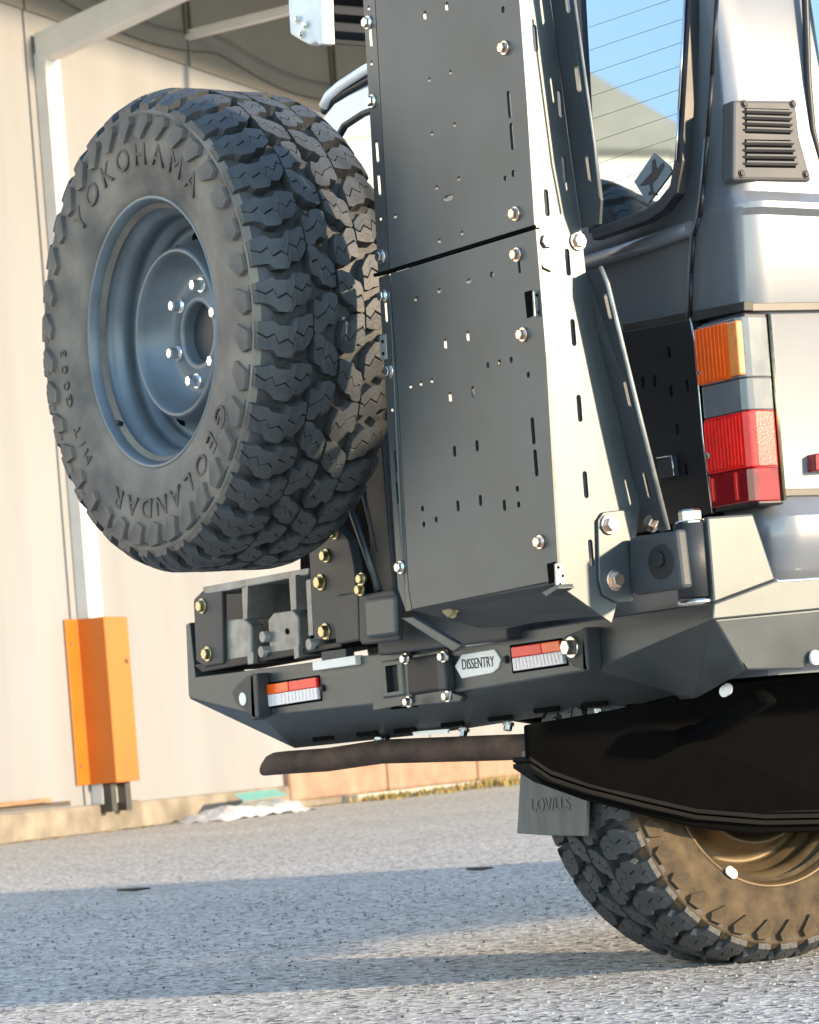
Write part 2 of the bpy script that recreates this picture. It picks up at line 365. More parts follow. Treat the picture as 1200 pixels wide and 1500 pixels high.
LUG2 = block_mesh('tread_block', ws_a, [-.002, -.002, -.001, .006, .007, .006, -.004, -.005, -.009, -.012], [.0175, .020, .025, .026, .0265, .0265, .0265, .026, .021, .016])
ws_b = [.049, .045, .034, .028, .020, .010, .003]
BLK = block_mesh('tread_block', ws_b, [-.016, -.012, -.008, .002, .004, .010, .014], [.019, .025, .0265, .0265, .0265, .0245, .018])
def turned(me):
    m2 = me.copy(); m2.transform(Matrix.Rotation(PI, 4, 'Z') ); return m2      # same lug seen from the other shoulder
BLK2 = block_mesh('tread_block', ws_b, [.010, .008, .010, -.002, -.006, -.004, -.012], [.022, .027, .024, .027, .025, .027, .014])
for q in (LUG, LUG2, BLK, BLK2): q.materials.append(M['rubber'])
LUGb, LUG2b, BLKb, BLK2b = turned(LUG), turned(LUG2), turned(BLK), turned(BLK2)
def biter(me_name='sidewall_lug'):
    bm = bmesh.new()
    out = [(.338, -.34), (.369, -.16), (.372, .20), (.358, .30), (.330, -.06)]
    lo = []; hi = []
    for r_, s_ in out:
        a = s_*.075/.36; y = -.1415 if r_ < .36 else -.1385
        lo.append(bm.verts.new((r_*math.sin(a), y+.004, r_*math.cos(a)))); hi.append(bm.verts.new((r_*math.sin(a), y-.009, r_*math.cos(a))))
    bm.faces.new(hi)
    for k in range(5): bm.faces.new([lo[k], lo[(k+1) % 5], hi[(k+1) % 5], hi[k]])
    bmesh.ops.recalc_face_normals(bm, faces=bm.faces)
    me = bpy.data.meshes.new(me_name); bm.to_mesh(me); bm.free(); return me
def tyre_profile():
    half = [(.215, -.100), (.230, -.117), (.238, -.1265), (.250, -.131), (.262, -.130), (.268, -.1335), (.30, -.1405), (.33, -.1425), (.352, -.1415), (.370, -.1375), (.3735, -.1405), (.3785, -.1405), (.381, -.1350), (.386, -.130), (.391, -.122), (.395, -.112)]
    mid = [(rtop(w)-.0225, -w) for w in (.10, .08, .06, .03, 0, -.03, -.06, -.08, -.10)]
    return half + mid + [(r_, -y) for r_, y in half[::-1]]
def rim_profile():
    f = -.120
    return [(.226, f+.02), (.236, f+.004), (.2375, f-.003), (.233, f-.007), (.229, f-.004), (.226, f+.004), (.2225, f+.012), (.2235, f+.030), (.217, f+.036), (.206, f+.042), (.203, f+.062), (.206, f+.070), (.2025, f+.078), (.190, f+.084), (.188, f+.094), (.188, f+.098), (.180, f+.102),
            (.166, f+.096), (.158, f+.082), (.152, f+.060), (.148, f+.048), (.1435, f+.043), (.139, f+.046), (.135, f+.056), (.120, f+.082), (.106, f+.094), (.098, f+.097), (.072, f+.096), (.064, f+.090), (.056, f+.089), (.053, f+.094), (.052, f+.16)]
def arc_text(tyre, word, r_, mid, span, size, m):
    for i, ch in enumerate(word):
        if ch == ' ': continue
        me = text_mesh(ch, size, .0016); a = mid + span*(i/(len(word)-1)-.5)
        me.transform(Matrix.Rotation(a, 4, 'Y') @ Matrix.Translation((0, -.1415, r_)) @ Matrix.Rotation(PI/2, 4, 'X') @ Matrix.Diagonal((1.15, 1, 1, 1)))
        link('raised_letter', me, m, tyre)
def wheel_parts(tyre, rimo, sub, dusty, rimmat, side_mat, letters=True, back=True):
    ph = 2*PI/NL
    def ring(me, off, parent, nm='tread_block'):
        for i in range(NL):
            o = link(nm, me[i % len(me)], None, parent); o.matrix_basis = Matrix.Rotation((i+off)*ph + random.uniform(-.004, .004), 4, 'Y')
    ring([LUG, LUG2], 0, sub); ring([BLK, BLK2], .42, sub)
    ring([BLKb, BLK2b], .95, sub); ring([LUGb, LUG2b], .40, sub)
    bt = biter(); bt.materials.append(M[side_mat]); ring([bt], .1, sub, 'sidewall_lug')

VEH = thing('off_road_vehicle', 'silver off-road wagon with grey steel rear bumper, seen from its rear right corner', 'vehicle', (0, 1.8, 0))
spare = thing('spare_wheel', 'large mud terrain spare wheel with blue-grey steel rim carried behind the vehicle', 'spare wheel', (-0.0753,-0.3465,1.1853))
ORIG[spare.name] = Matrix.Identity(4)
ty = lathe('tyre', tyre_profile(), 'rubber_dusty', spare, 144)
ty.data.materials.append(M['rubber'])
for p in ty.data.polygons:
    c = p.center; rr = math.hypot(c.x, c.z)
    if rr > .385 or c.y > 0: p.material_index = 1
rm = lathe('rim', rim_profile(), 'rim', spare, 96)
wheel_parts(ty, rm, ty, True, 'rim', 'rubber_dusty')
arc_text(ty, 'YOKOHAMA', .303, math.radians(2), math.radians(84), .056, 'letter')
arc_text(ty, 'GEOLANDAR', .303, math.radians(166), math.radians(80), .050, 'letter')
arc_text(ty, 'M/T G003', .303, math.radians(252), math.radians(40), .030, 'letter')
for k in range(6):
    a = 2*PI*k/6 + math.radians(14); bolt(rm, (.084*math.sin(a), -.120+.095, .084*math.cos(a)), (0, -1, 0), .0105, 'chrome', .022, 'wheel_nut')
for k in range(12):
    a = 2*PI*k/12 + .1; c = Vector((.170*math.sin(a), -.120+.103, .170*math.cos(a)))
    t_ = Vector((math.cos(a), 0, -math.sin(a))); rd = Vector((math.sin(a), .35, math.cos(a))).normalized()
    prism('vent_hole', [c-Vector((0, .009, 0)) + q-c for q in slot(c, t_, rd, .017, .0095, 4)], (0, .006, 0), 'void', rm, 0)
lathe('hub_plate', [(.0, -.008), (.053, -.008), (.062, .0), (.062, .02), (.0, .02)], 'powder_dark', spare, 32)
tube('valve', [(-.150, -.115, -.140), (-.146, -.128, -.137)], .005, 'black', rm, 8)

# ------------------------------------------------------------------ rear road wheel
WS = .867
wc = (0.4062,0.4422,0.36)
remap = lambda pr: [(r_ + .028*max(0, min(1, (.36-r_)/.10)), y) for r_, y in pr]
whl = lathe('wheel', remap(rim_profile()), 'rim_sunlit', VEH, 96)
whl.matrix_basis = Matrix.Translation((wc[0]-.12*WS, wc[1], .42*WS-.006)) @ Matrix.Rotation(PI/2, 4, 'Z') @ Matrix.Scale(WS, 4)
whl['label'] = 'rear wheel rim coloured sunlit brown under a dusty sunlit-brown tyre'
t2 = lathe('tyre', remap(tyre_profile()), 'rubber_sunlit', None, 144); t2.parent = whl
t2.data.materials.append(M['rubber'])
for p in t2.data.polygons:
    c = p.center; rr = math.hypot(c.x, c.z)
    if rr > .39 or c.y > -.05: p.material_index = 1
wheel_parts(t2, whl, whl, True, 'rim_sunlit', 'rubber_sunlit')
for k in range(6):
    a = 2*PI*k/6; bolt(whl, (.084*math.sin(a), -.120+.095, .084*math.cos(a)), (0, -1, 0), .0105, 'zinc', .022, 'wheel_nut')
prism('rim_oval', slot((-.130, -.130, -.222), Vector((.8, 0, -.6)), Vector((.6, 0, .8)), .016, .010), (0, -.004, 0), 'white', whl, .001)  # small white oval on the rim

# ------------------------------------------------------------------ body shell
plan = [(-.36, .10)]
for k in range(9):
    a = -PI/2 + PI/2*k/8; plan.append((.80+.065*math.cos(a), .165+.065*math.sin(a)))
plan += [(.865, 1.2), (.865, 2.6), (.82, 3.5), (.70, 4.25), (.4, 4.4), (-.4, 4.4), (-.70, 4.25), (-.80, 3.5), (-.83, 2.6), (-.83, 1.2), (-.83, .50), (-.80, .43), (-.42, .135)]
nrm = []
for i, p in enumerate(plan):
    a, b = Vector(plan[i-1]), Vector(plan[(i+1) % len(plan)]); t = (b-a).normalized(); nrm.append(Vector((t.y, -t.x)))
levels = [(-.06, .50), (-.04, .60), (-.018, .662), (-.004, .690), (0, .72), (-.002, .750), (-.012, .762), (-.034, .790), (-.034, 1.085), (-.030, 1.10), (-.030, 1.236), (-.018, 1.246), (-.018, 1.256), (-.036, 1.275), (-.046, 1.45), (-.056, 1.60), (-.075, 1.66), (-.12, 1.70), (-.20, 1.725)]
vs = []; fs = []; n = len(plan)
for off, z in levels:
    for p, q in zip(plan, nrm): vs.append((p[0]+q.x*off*(1 if p[1] > .2 or p[0] > .7 else .3), p[1]+q.y*off*(1 if p[1] > .2 else .3), z))
for i in range(len(levels)-1):
    for k in range(n): fs.append([i*n+k, i*n+(k+1) % n, (i+1)*n+(k+1) % n, (i+1)*n+k])
fs.append(list(range((len(levels)-1)*n, len(levels)*n)))
body = poly('body', vs, fs, 'paint', VEH, 0, True)
es = body.modifiers.new('split', 'EDGE_SPLIT'); es.split_angle = math.radians(32)
RY = .10                                        # plane of the rear doors
box('floor_pan', (-.62, .25, .76), (.62, 4.1, .80), 'under', VEH, 0)
# rear window
def plate(name, pts, t, m, parent=VEH, bevel=.0015): return prism(name, pts, (0, t, 0), m, parent, bevel)
seal_o = [(0.4273,0.1298,1.7766), (0.7565,0.122,1.73), (0.7641,0.0991,1.5936), (0.763,0.0694,1.4159), (0.7629,0.0555,1.333), (0.7532,0.047,1.282), (0.7217,0.0434,1.2606), (0.6799,0.0418,1.251), (0.5335,0.0412,1.2474), (0.5018,0.0716,1.4291)]
seal_i = [(0.4496,0.1248,1.7467), (0.7386,0.1191,1.7126), (0.7445,0.1,1.5987), (0.7435,0.0702,1.4204), (0.7431,0.0568,1.3405), (0.7344,0.0497,1.298), (0.7076,0.0469,1.2812), (0.671,0.0453,1.2718), (0.528,0.0443,1.2656), (0.5057,0.0715,1.4282)]
nn_ = len(seal_o)
sl = poly('window_seal', [Vector(p)+Vector((0, dy, 0)) for dy in (0, .02) for p in seal_o+seal_i],
     [[i, (i+1) % nn_, nn_+(i+1) % nn_, nn_+i] for i in range(nn_)] + [[2*nn_+i, 3*nn_+i, 3*nn_+(i+1) % nn_, 2*nn_+(i+1) % nn_] for i in range(nn_)] +
     [[i, 2*nn_+i, 2*nn_+(i+1) % nn_, (i+1) % nn_] for i in range(nn_)] + [[nn_+i, nn_+(i+1) % nn_, 3*nn_+(i+1) % nn_, 3*nn_+i] for i in range(nn_)], 'seal', VEH, .002)
gls = plate('window_glass', [Vector(p) for p in [(0.4362,0.1335,1.7627), (0.7355,0.1272,1.7253), (0.7423,0.1062,1.5997), (0.7412,0.0763,1.4212), (0.741,0.0625,1.339), (0.7325,0.055,1.2942), (0.7039,0.0523,1.2777), (0.6655,0.0506,1.2675), (0.5147,0.0498,1.2626), (0.4741,0.0787,1.4355)]], .006, 'glass', VEH, 0)
for k, (a, b) in enumerate([((0.4808,0.1092,1.621), (0.7316,0.1073,1.6092)), ((0.4845,0.1024,1.5803), (0.7348,0.1007,1.5702)), ((0.4882,0.0956,1.5396), (0.738,0.0942,1.5313)), ((0.4919,0.0888,1.4991), (0.7412,0.0877,1.4926)), ((0.4956,0.0821,1.4586), (0.7444,0.0813,1.4539)), ((0.4993,0.0753,1.4183), (0.7476,0.0748,1.4153)), ((0.503,0.0686,1.3781), (0.7507,0.0684,1.3768)), ((0.5066,0.0619,1.338), (0.7539,0.062,1.3385)), ((0.5103,0.0552,1.298), (0.7571,0.0556,1.3002))]):
    tube('heater_line', [a, b], .0002, 'seal', gls, 4)
for a, b in ([((0.7466,0.1167,1.7102), (0.7524,0.0976,1.5965)), ((0.7524,0.0976,1.5965), (0.7514,0.0678,1.4185)), ((0.7514,0.0678,1.4185), (0.7496,0.0538,1.3346))]):
    tube('trim_strip', [a, b], .0022, 'chrome', sl, 6)
stk = plate('window_sticker', [(0.6342,0.0583,1.3255), (0.6832,0.0645,1.3624), (0.7266,0.0594,1.332), (0.7328,0.0575,1.3207), (0.6741,0.0509,1.2814)], .001, 'sticker', gls, 0)
plate('emblem', [(0.6511,0.0554,1.3152), (0.6821,0.058,1.3312), (0.6805,0.0611,1.3495), (0.6874,0.0616,1.3525), (0.6944,0.0584,1.3331), (0.7097,0.0597,1.3411), (0.7138,0.0586,1.3346), (0.6956,0.0559,1.3183), (0.6836,0.055,1.313), (0.6884,0.0526,1.2986), (0.6961,0.0514,1.2914), (0.6743,0.0521,1.2959), (0.6809,0.0532,1.3024), (0.6764,0.0551,1.3134)], .001, 'ink', stk, 0)
# door seam, crease, trims
seam = [(0.8596,0.083,1.6541), (0.8461,0.083,1.5712), (0.8204,0.083,1.4581), (0.7987,0.083,1.3649), (0.7794,0.083,1.2924), (0.763,0.083,1.2429), (0.7458,0.083,1.2165), (0.7317,0.083,1.1583), (0.7199,0.083,1.0917)]
for a, b in zip(seam, seam[1:]):
    tube('door_seam', [a, b], .0035, 'seal', VEH, 6)
tube('seam_edge', [Vector(p)+Vector((-.012, .004, 0)) for p in seam[3:]], .003, 'paint', VEH, 6)
cre = [(0.4367,0.098,1.2276), (0.5729,0.098,1.2292), (0.7207,0.098,1.2328)]
tube('door_crease', cre, .013, 'paint', VEH, 12)
plate('door_trim', [(0.5386,0.085,1.0909), (0.5407,0.085,1.1078), (0.7202,0.085,1.0995), (0.7181,0.085,1.0832)], .02, 'trim')
prism('side_trim', [(0.844,0.0849,1.0907), (0.844,0.446,1.1016), (0.844,0.4446,1.088), (0.844,0.0836,1.0777)], (-.02, 0, 0), 'trim', VEH, .001)
plate('corner_trim', [(0.725,0.082,1.0809), (0.7272,0.082,1.0983), (0.8559,0.082,1.0919), (0.8541,0.082,1.077)], .02, 'trim')
lowp = plate('door_panel', [(0.4869,0.078,1.0865), (0.5478,0.078,1.0928), (0.7268,0.078,1.0839), (0.7399,0.078,0.7683), (0.5935,0.078,0.7581), (0.4816,0.078,0.7523)], .02, 'black')
cut(lowp, [(slot(c, (1, 0, 0), (0, 0, 1), .004, .010), (0, .06, 0)) for c in [(0.665,0.058,1.0404), (0.6624,0.058,0.977), (0.7051,0.058,0.9797), (0.6704,0.058,0.9133), (0.6849,0.058,0.8456), (0.6222,0.058,0.9997), (0.5916,0.058,1.0019)]])
box('panel_backing', (.42, .099, .70), (.74, .104, 1.10), 'void', VEH, 0)
tube('panel_edge', [(0.7307,0.075,1.0854), (0.7364,0.075,1.0469), (0.7381,0.075,0.8922), (0.7469,0.075,0.7676)], .0022, 'chrome', VEH, 6)
hb = [(0.624,0.068,0.8711), (0.6633,0.068,0.8707), (0.6662,0.068,0.8368), (0.6269,0.068,0.837)]
plate('latch', hb, .012, 'powder_dark'); tube('latch_edge', [Vector(p) for p in [(0.6266,0.066,0.8719), (0.6658,0.066,0.8704), (0.6688,0.066,0.8377)]], .0018, 'chrome', VEH, 6)
# tail lamp wrapping the corner
lp = [(0.7547,0.062,1.0659), (0.8798,0.062,1.066)]; LX0, LX1 = .748, .838; LZ = [1.072, .962, .905, .805, .768]
lx0, lx1 = 0.7566, .872
zt, za, zc, zr, zb = [1.0656,0.9692,0.9176,0.8276,0.7738]
def lamp_seg(name, z0, z1, m, parent, split=None, shift=0):
    xs = lx0+shift
    out = [(xs, .105), (xs, .066), (xs+.006, .060), (lx1-.014, .058), (lx1-.003, .064), (lx1, .074), (lx1, .112), (lx1-.006, .117), (lx1-.03, .120)]
    return prism(name, [(x, y, z0) for x, y in out], (0, 0, z1-z0), m, parent, .002)
hs = prism('tail_lamp', [(lx0-.004, .112, zb-.006), (lx0-.004, .075, zb-.006), (lx1-.004, .068, zb-.006), (lx1-.002, .120, zb-.006), (lx1-.04, .126, zb-.006)], (0, 0, zt-zb+.012), 'seal', VEH, .003)
hs['label'] = 'amber, clear and red tail lamp wrapping the rear corner'
lamp_seg('clear_lens', za+.0005, zt, 'clear', hs); lamp_seg('clear_lens', zc+.0005, za-.0005, 'clear', hs)
lamp_seg('red_lens', zr+.0005, zc-.0005, 'red', hs); lamp_seg('dark_red_lens', zb, zr-.0005, 'red_dark', hs)
box('amber_lens', (lx0+.003, .0535, za+.002), (lx1-.031, .066, zt-.004), 'amber', hs, .003)
box('lens_rib', (lx1-.029, .0515, za+.004), (lx1-.004, .066, zt-.006), 'amber_pale', hs, .003)
box('lens_rib', (lx0+.012, .0555, zb+.010), (lx0+.018, .064, zr-.006), 'red', hs, .001)
box('lens_rib', (lx1-.044, .0555, zb+.006), (lx1-.038, .064, zr-.004), 'red', hs, .001)
for x, z in ((lx0+.012, za+.022), (lx0+.014, zr+.03)): bolt(hs, (x, .055, z), (0, -1, 0), .004, 'zinc', .003, 'screw')
for k in range(11):
    x = lx0+.008+k*(lx1-lx0-.030)/10
    box('prism_rib', (x-.0012, .0565, zr+.006), (x+.0012, .064, zc-.006), 'red', hs, .0005)
for k in range(8):
    x = lx0+.008+k*(lx1-lx0-.050)/7
    box('prism_rib', (x-.001, .0522, za+.006), (x+.001, .058, zt-.008), 'amber', hs, .0005)
tube('lamp_rim', [(lx1+.001, .117, zt+.004), (lx1+.001, .119, zb)], .003, 'brass', hs, 6)
# side vent
v = [(0.836,0.1108,1.4169), (0.836,0.242,1.4233), (0.836,0.2447,1.3648), (0.836,0.2636,1.2937), (0.836,0.0964,1.289)]
vf = prism('side_vent', v, (-.03, 0, 0), 'vent', VEH, .005)
vf['label'] = 'grey louvred air vent on the rear quarter panel'
VC = []
for (a, b, c_, d_) in ([((0.836,0.1323,1.4051), (0.836,0.2259,1.4081), (0.836,0.2245,1.3671), (0.836,0.1295,1.3645)), ((0.836,0.1271,1.3546), (0.836,0.2236,1.3583), (0.836,0.2306,1.3133), (0.836,0.1239,1.3097))]):
    prism('louvre_recess', [Vector(q)+Vector((.0006, 0, 0)) for q in (a, b, c_, d_)], (-.0003, 0, 0), 'void', vf, 0)
    for k in range(4):
        t = (k+.62)/4.2; p0 = Vector(a).lerp(Vector(d_), t); p1 = Vector(b).lerp(Vector(c_), t)
        prism('louvre', [p0+Vector((.001, -.002, -.0032)), p1+Vector((.001, .002, -.0032)), p1+Vector((.001, .002, .0)), p0+Vector((.001, -.002, .0))], (.006, 0, .0035), 'vent', vf, .0008)
for c_ in [(0.837,0.1321,1.4114), (0.837,0.2346,1.4172), (0.837,0.1149,1.2993), (0.837,0.2506,1.304)]: bolt(vf, c_, (1, 0, 0), .005, 'black', .003, 'screw')
sw = [(0.822,0.2985,1.6943), (0.822,0.2924,1.5934), (0.822,0.2844,1.459), (0.822,0.2851,1.3811), (0.822,0.2965,1.3203), (0.822,0.3363,1.303), (0.822,0.4422,1.304)]
tube('side_window_seal', sw, .006, 'seal', VEH, 8)
prism('side_window', [(.815, sw[0][1]+.01, 1.62), (.815, 1.5, 1.62), (.826, 1.5, 1.33), (.826, sw[4][1]+.03, 1.33)], (-.006, 0, 0), 'glass', VEH, 0)
prism('side_reflector', [(0.852,0.2105,0.8498), (0.852,0.2545,0.8516), (0.852,0.2515,0.8229), (0.852,0.209,0.8213)], (-.03, 0, 0), 'red_dark', VEH, .003)
prism('swage_trim', [(0.84,0.1218,0.7957), (0.84,0.4168,0.7926), (0.84,0.4156,0.7814), (0.84,0.1234,0.7837)], (-.02, 0, 0), 'trim', VEH, .001)
# upper left of the rear: gutter and left door window
tube('roof_gutter', [(-0.3343,0.09,1.6717), (-0.3122,0.09,1.6864), (-0.2663,0.09,1.6955), (-0.1779,0.09,1.7045), (-0.0279,0.09,1.7091)], .010, 'white_paint', VEH, 10)
tube('gutter_shadow', [(-0.3514,0.1,1.6656), (-0.3199,0.1,1.6756), (-0.2768,0.1,1.6828), (-0.1862,0.1,1.689), (-0.045,0.1,1.695)], .008, 'seal', VEH, 8)
plate('gutter_panel', [(-0.3438,0.094,1.6516), (-0.3014,0.094,1.6684), (-0.2516,0.094,1.6727), (-0.1669,0.094,1.6751), (-0.038,0.094,1.6803), (-0.0441,0.094,1.6376), (-0.1733,0.094,1.6315), (-0.2539,0.094,1.6237), (-0.2994,0.094,1.5984), (-0.3394,0.094,1.6137), (-0.3521,0.094,1.6297)], .01, 'white_paint')
plate('door_window', [(-0.3059,0.088,1.5903), (-0.2626,0.088,1.6162), (-0.2008,0.088,1.6245), (-0.13,0.088,1.6214), (-0.0389,0.088,1.6108), (-0.0862,0.088,1.2789), (-0.2709,0.088,1.3111), (-0.2944,0.088,1.5511)], .006, 'glass')
tube('window_rubber', [(-0.3145,0.086,1.5605), (-0.3052,0.086,1.5901), (-0.2617,0.086,1.6172), (-0.1976,0.086,1.625), (-0.1266,0.086,1.6231), (-0.0352,0.086,1.6149)], .006, 'seal', VEH, 8)
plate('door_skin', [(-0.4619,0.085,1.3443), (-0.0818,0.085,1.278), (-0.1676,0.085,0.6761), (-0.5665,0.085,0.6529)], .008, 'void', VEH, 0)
plate('door_handle', [(-0.1897,0.03,1.0136), (-0.1743,0.03,1.0218), (-0.1135,0.03,1.0201), (-0.1173,0.03,0.994), (-0.1857,0.03,0.9925)], .04, 'galv', VEH, .004)

# ------------------------------------------------------------------ rear bumper
bu_pts = [(-0.8518,0.0,0.6038), (-0.8846,0.0,0.5618), (-0.5975,0.0,0.5096), (-0.0173,-0.0,0.5136), (0.5047,0.0,0.5356), (0.8163,0.0,0.5936), (0.8164,0.0,0.6217), (0.5098,0.0,0.6184), (-0.1412,0.0,0.6053)]
lower = [(-0.5975,0.0,0.5096), (-0.0173,-0.0,0.5136), (0.5047,0.0,0.5356), (0.8163,0.0,0.5936)]
lowb = [(-0.6609,0.11,0.442), (-0.1446,0.11,0.4498), (0.4138,0.11,0.4733), (0.6242,0.11,0.4736)]; lowc = [(0.862,0.0259,0.5118)]
bm_v = bu_pts + lowb + lowc
bump = poly('bumper', [Vector(p) for p in bm_v] + [Vector(p)+Vector((0, .16, .0)) for p in bu_pts] , 
   [[0, 1, 2, 3, 4, 5, 6, 7, 8], [2, 9, 10, 3], [3, 10, 11, 4], [4, 11, 12, 5], [12, 13, 5], [1, 2+14, 9, 2] if False else [1, 9, 2]] +
   [[6, 7, 14+7, 14+6], [7, 8, 14+8, 14+7], [8, 0, 14, 14+8]], 'powder', VEH, .003)
bump['label'] = 'grey powder coated steel rear bumper'
# right wing of the bumper
w_up = [(0.865,-0.0351,0.752), (0.865,0.0595,0.7552), (0.865,0.095,0.6485), (0.865,-0.0351,0.6169)]; w_mid = [(0.87,-0.0393,0.6167), (0.87,0.0906,0.6482), (0.87,0.1809,0.6493), (0.87,0.5117,0.6502), (0.87,0.5052,0.5903), (0.87,0.1755,0.5982), (0.87,-0.0446,0.5914)]
w_lo = [(0.862,-0.0379,0.5918), (0.862,0.1827,0.5986), (0.862,0.5131,0.5906), (0.862,0.5055,0.5205), (0.862,0.1595,0.5145), (0.862,0.147,0.5054), (0.862,0.0258,0.5107)]
prism('wing_plate', w_up, (-.014, 0, 0), 'powder', bump, .004)
prism('wing_plate', [Vector(p) for p in w_mid], (-.008, 0, 0), 'powder', bump, .003)
prism('wing_plate', [Vector((.869 - .16*(.60-p[2]), p[1], p[2])) for p in w_lo], (-.008, 0, 0), 'powder', bump, .003)
tube('wing_edge', [(0.868,0.0924,0.6483), (0.868,0.0992,0.6459), (0.868,0.1824,0.6472), (0.868,0.3298,0.6487)], .003, 'chrome', bump, 6)
# slots along the lower edge, bolts below
ls = [(-0.5088,0.095,0.4546), (-0.3457,0.095,0.457), (-0.2138,0.095,0.4577), (-0.053,0.095,0.4619), (0.1001,0.095,0.4659), (0.2425,0.095,0.4735), (0.3817,0.095,0.4759)]
for c in ls: prism('edge_slot', slot(Vector(c)+Vector((0, -.012, .002)), (1, 0, .02), Vector((0, -.2, 1)).normalized(), .038, .0045), (0, .003, 0), 'void', bump, 0)
for c in [(-0.3283,0.1,0.4454), (-0.0395,0.1,0.4509), (0.1023,0.1,0.4556), (0.3737,0.1,0.4654)]: bolt(bump, c, (0, -.3, -1), .008, 'zinc', .012)
prism('white_oval', slot((0.7248,0.09,0.4826), (.9, 0, .3), (-.3, 0, .9), .016, .010), (0, .005, 0), 'white', bump, .001)  # small white ovals on the bumper and its wing
prism('white_oval', slot((0.868,0.1637,0.5226), (0, 1, 0), (0, 0, 1), .010, .012), (-.006, 0, 0), 'white', bump, .001)
prism('light_strip', [(-0.1972,0.09,0.456), (-0.0779,0.09,0.4558), (-0.079,0.09,0.4482), (-0.1936,0.09,0.4481)], (0, .004, 0), 'white', bump, 0)
# lamps in the bumper
def blamp(quad, name, stripe):
    q = [Vector(p) for p in quad]; a, b, c, d_ = q
    h = prism(name, [a+Vector((-.012, .001, .004)), b+Vector((.004, .001, .004)), c+Vector((.004, .001, -.004)), d_+Vector((-.012, .001, -.004))], (0, .03, 0), 'void', bump, 0)
    o = Vector((0, -.006, 0)); lm = lambda p, r_, t: p.lerp(r_, t)+o
    prism('white_lens', [lm(a, d_, .46), lm(b, c, .46), c+o, d_+o], (0, .014, 0), 'lens_white', h, .0015)
    prism('red_lens', [lm(a, b, 0 if stripe else .45), lm(b, a, .38 if stripe else 0), lm(b, a, .38 if stripe else 0).lerp(lm(c, d_, .38 if stripe else 0), .45), lm(a, b, 0 if stripe else .45).lerp(lm(d_, c, 0 if stripe else .45), .45)], (0, .014, 0), 'red', h, .0015)
    prism('amber_lens', [lm(a, b, .63 if stripe else 0), lm(b, a, 0 if stripe else .57), lm(b, a, 0 if stripe else .57).lerp(lm(c, d_, 0 if stripe else .57), .45), lm(a, b, .63 if stripe else 0).lerp(lm(d_, c, .63 if stripe else 0), .45)], (0, .014, 0), 'amber', h, .0015)
    for k in range(1, 14):
        t = k/14; prism('lens_rib', [lm(lm(a, d_, .5)-o, lm(b, c, .5)-o, t)+Vector((-.0008, -.0012, 0)), lm(lm(a, d_, .5)-o, lm(b, c, .5)-o, t)+Vector((.0008, -.0012, 0)), d_.lerp(c, t)+o+Vector((.0008, -.0012, .003)), d_.lerp(c, t)+o+Vector((-.0008, -.0012, .003))], (0, .002, 0), 'lens_white', h, 0)
blamp([(-0.5554,-0.002,0.5711), (-0.3696,-0.002,0.5748), (-0.3684,-0.002,0.5327), (-0.5541,-0.002,0.5278)], 'reflector_lamp', False)
blamp([(0.2776,-0.002,0.5878), (0.417,-0.002,0.5898), (0.4273,-0.002,0.5498), (0.2801,-0.002,0.5462)], 'reflector_lamp', True)
for c in [(-0.3563,-0.003,0.553), (0.2539,-0.003,0.5681)]: bolt(bump, c, (0, -1, 0), .0055, 'black', .004, 'screw')
# recovery tabs at either side
def tab(pts, hole, name, m, hm, hr):
    o = prism(name, pts, (0, .018, 0), 'powder_dark', bump, .002)
    return o
tb = prism('recovery_tab', [(-0.5897,-0.03,0.5923), (-0.5679,-0.03,0.595), (-0.5711,-0.03,0.5061), (-0.5708,-0.03,0.5074), (-0.6437,-0.03,0.541), (-0.6541,-0.03,0.562), (-0.6328,-0.03,0.5758)], (0, .016, 0), 'powder_dark', bump, .002)
tube('hole_disc', [Vector((-0.6121,-0.032,0.5476))+Vector((0, k, 0)) for k in (0, .003)], .013, 'white', tb, 18)
prism('tab_rib', [(-0.5789,-0.03,0.593), (-0.5519,-0.03,0.5954), (-0.5574,-0.03,0.5081), (-0.5876,-0.03,0.5028)], (0, .03, 0), 'powder_dark', bump, .003)
tb = prism('recovery_tab', [(0.5175,-0.03,0.6032), (0.5207,-0.03,0.5418), (0.5231,-0.03,0.5315), (0.4831,-0.03,0.5431), (0.4537,-0.03,0.5667), (0.4502,-0.03,0.5842), (0.4669,-0.03,0.5944)], (0, .016, 0), 'powder_dark', bump, .002)
bolt(tb, (0.4861,-0.032,0.5749), (0, -1, 0), .014, 'zinc', .016)
prism('tab_rib', [(0.5139,-0.03,0.6046), (0.5252,-0.03,0.6049), (0.5233,-0.03,0.5326), (0.5063,-0.03,0.5325)], (0, .03, 0), 'powder_dark', bump, .003)
# number plate lamps, badge, tow receiver
for q in ([(-0.3715,-0.012,0.6043), (-0.2167,-0.012,0.6071), (-0.217,-0.012,0.5892), (-0.3715,-0.012,0.5873)], [(0.135,-0.012,0.6152), (0.2752,-0.012,0.6169), (0.2792,-0.012,0.6012), (0.1369,-0.012,0.5981)]):
    lb = prism('plate_lamp', q, (0, .02, 0), 'white', bump, .002)
prism('lamp_bracket', [(0.1462,-0.005,0.631), (0.2531,-0.005,0.6325), (0.2571,-0.005,0.6168), (0.1483,-0.005,0.6151)], (0, .02, 0), 'powder_dark', bump, .002)
prism('lamp_bracket', [(-0.3477,-0.005,0.6221), (-0.2592,-0.005,0.6225), (-0.2593,-0.005,0.6057), (-0.348,-0.005,0.6037)], (0, .02, 0), 'powder_dark', bump, .002)
bq = [(0.0972,-0.004,0.5662), (0.1214,-0.004,0.5854), (0.223,-0.004,0.5881), (0.239,-0.004,0.5692), (0.2287,-0.004,0.5543), (0.209,-0.004,0.5471), (0.1155,-0.004,0.5432)]
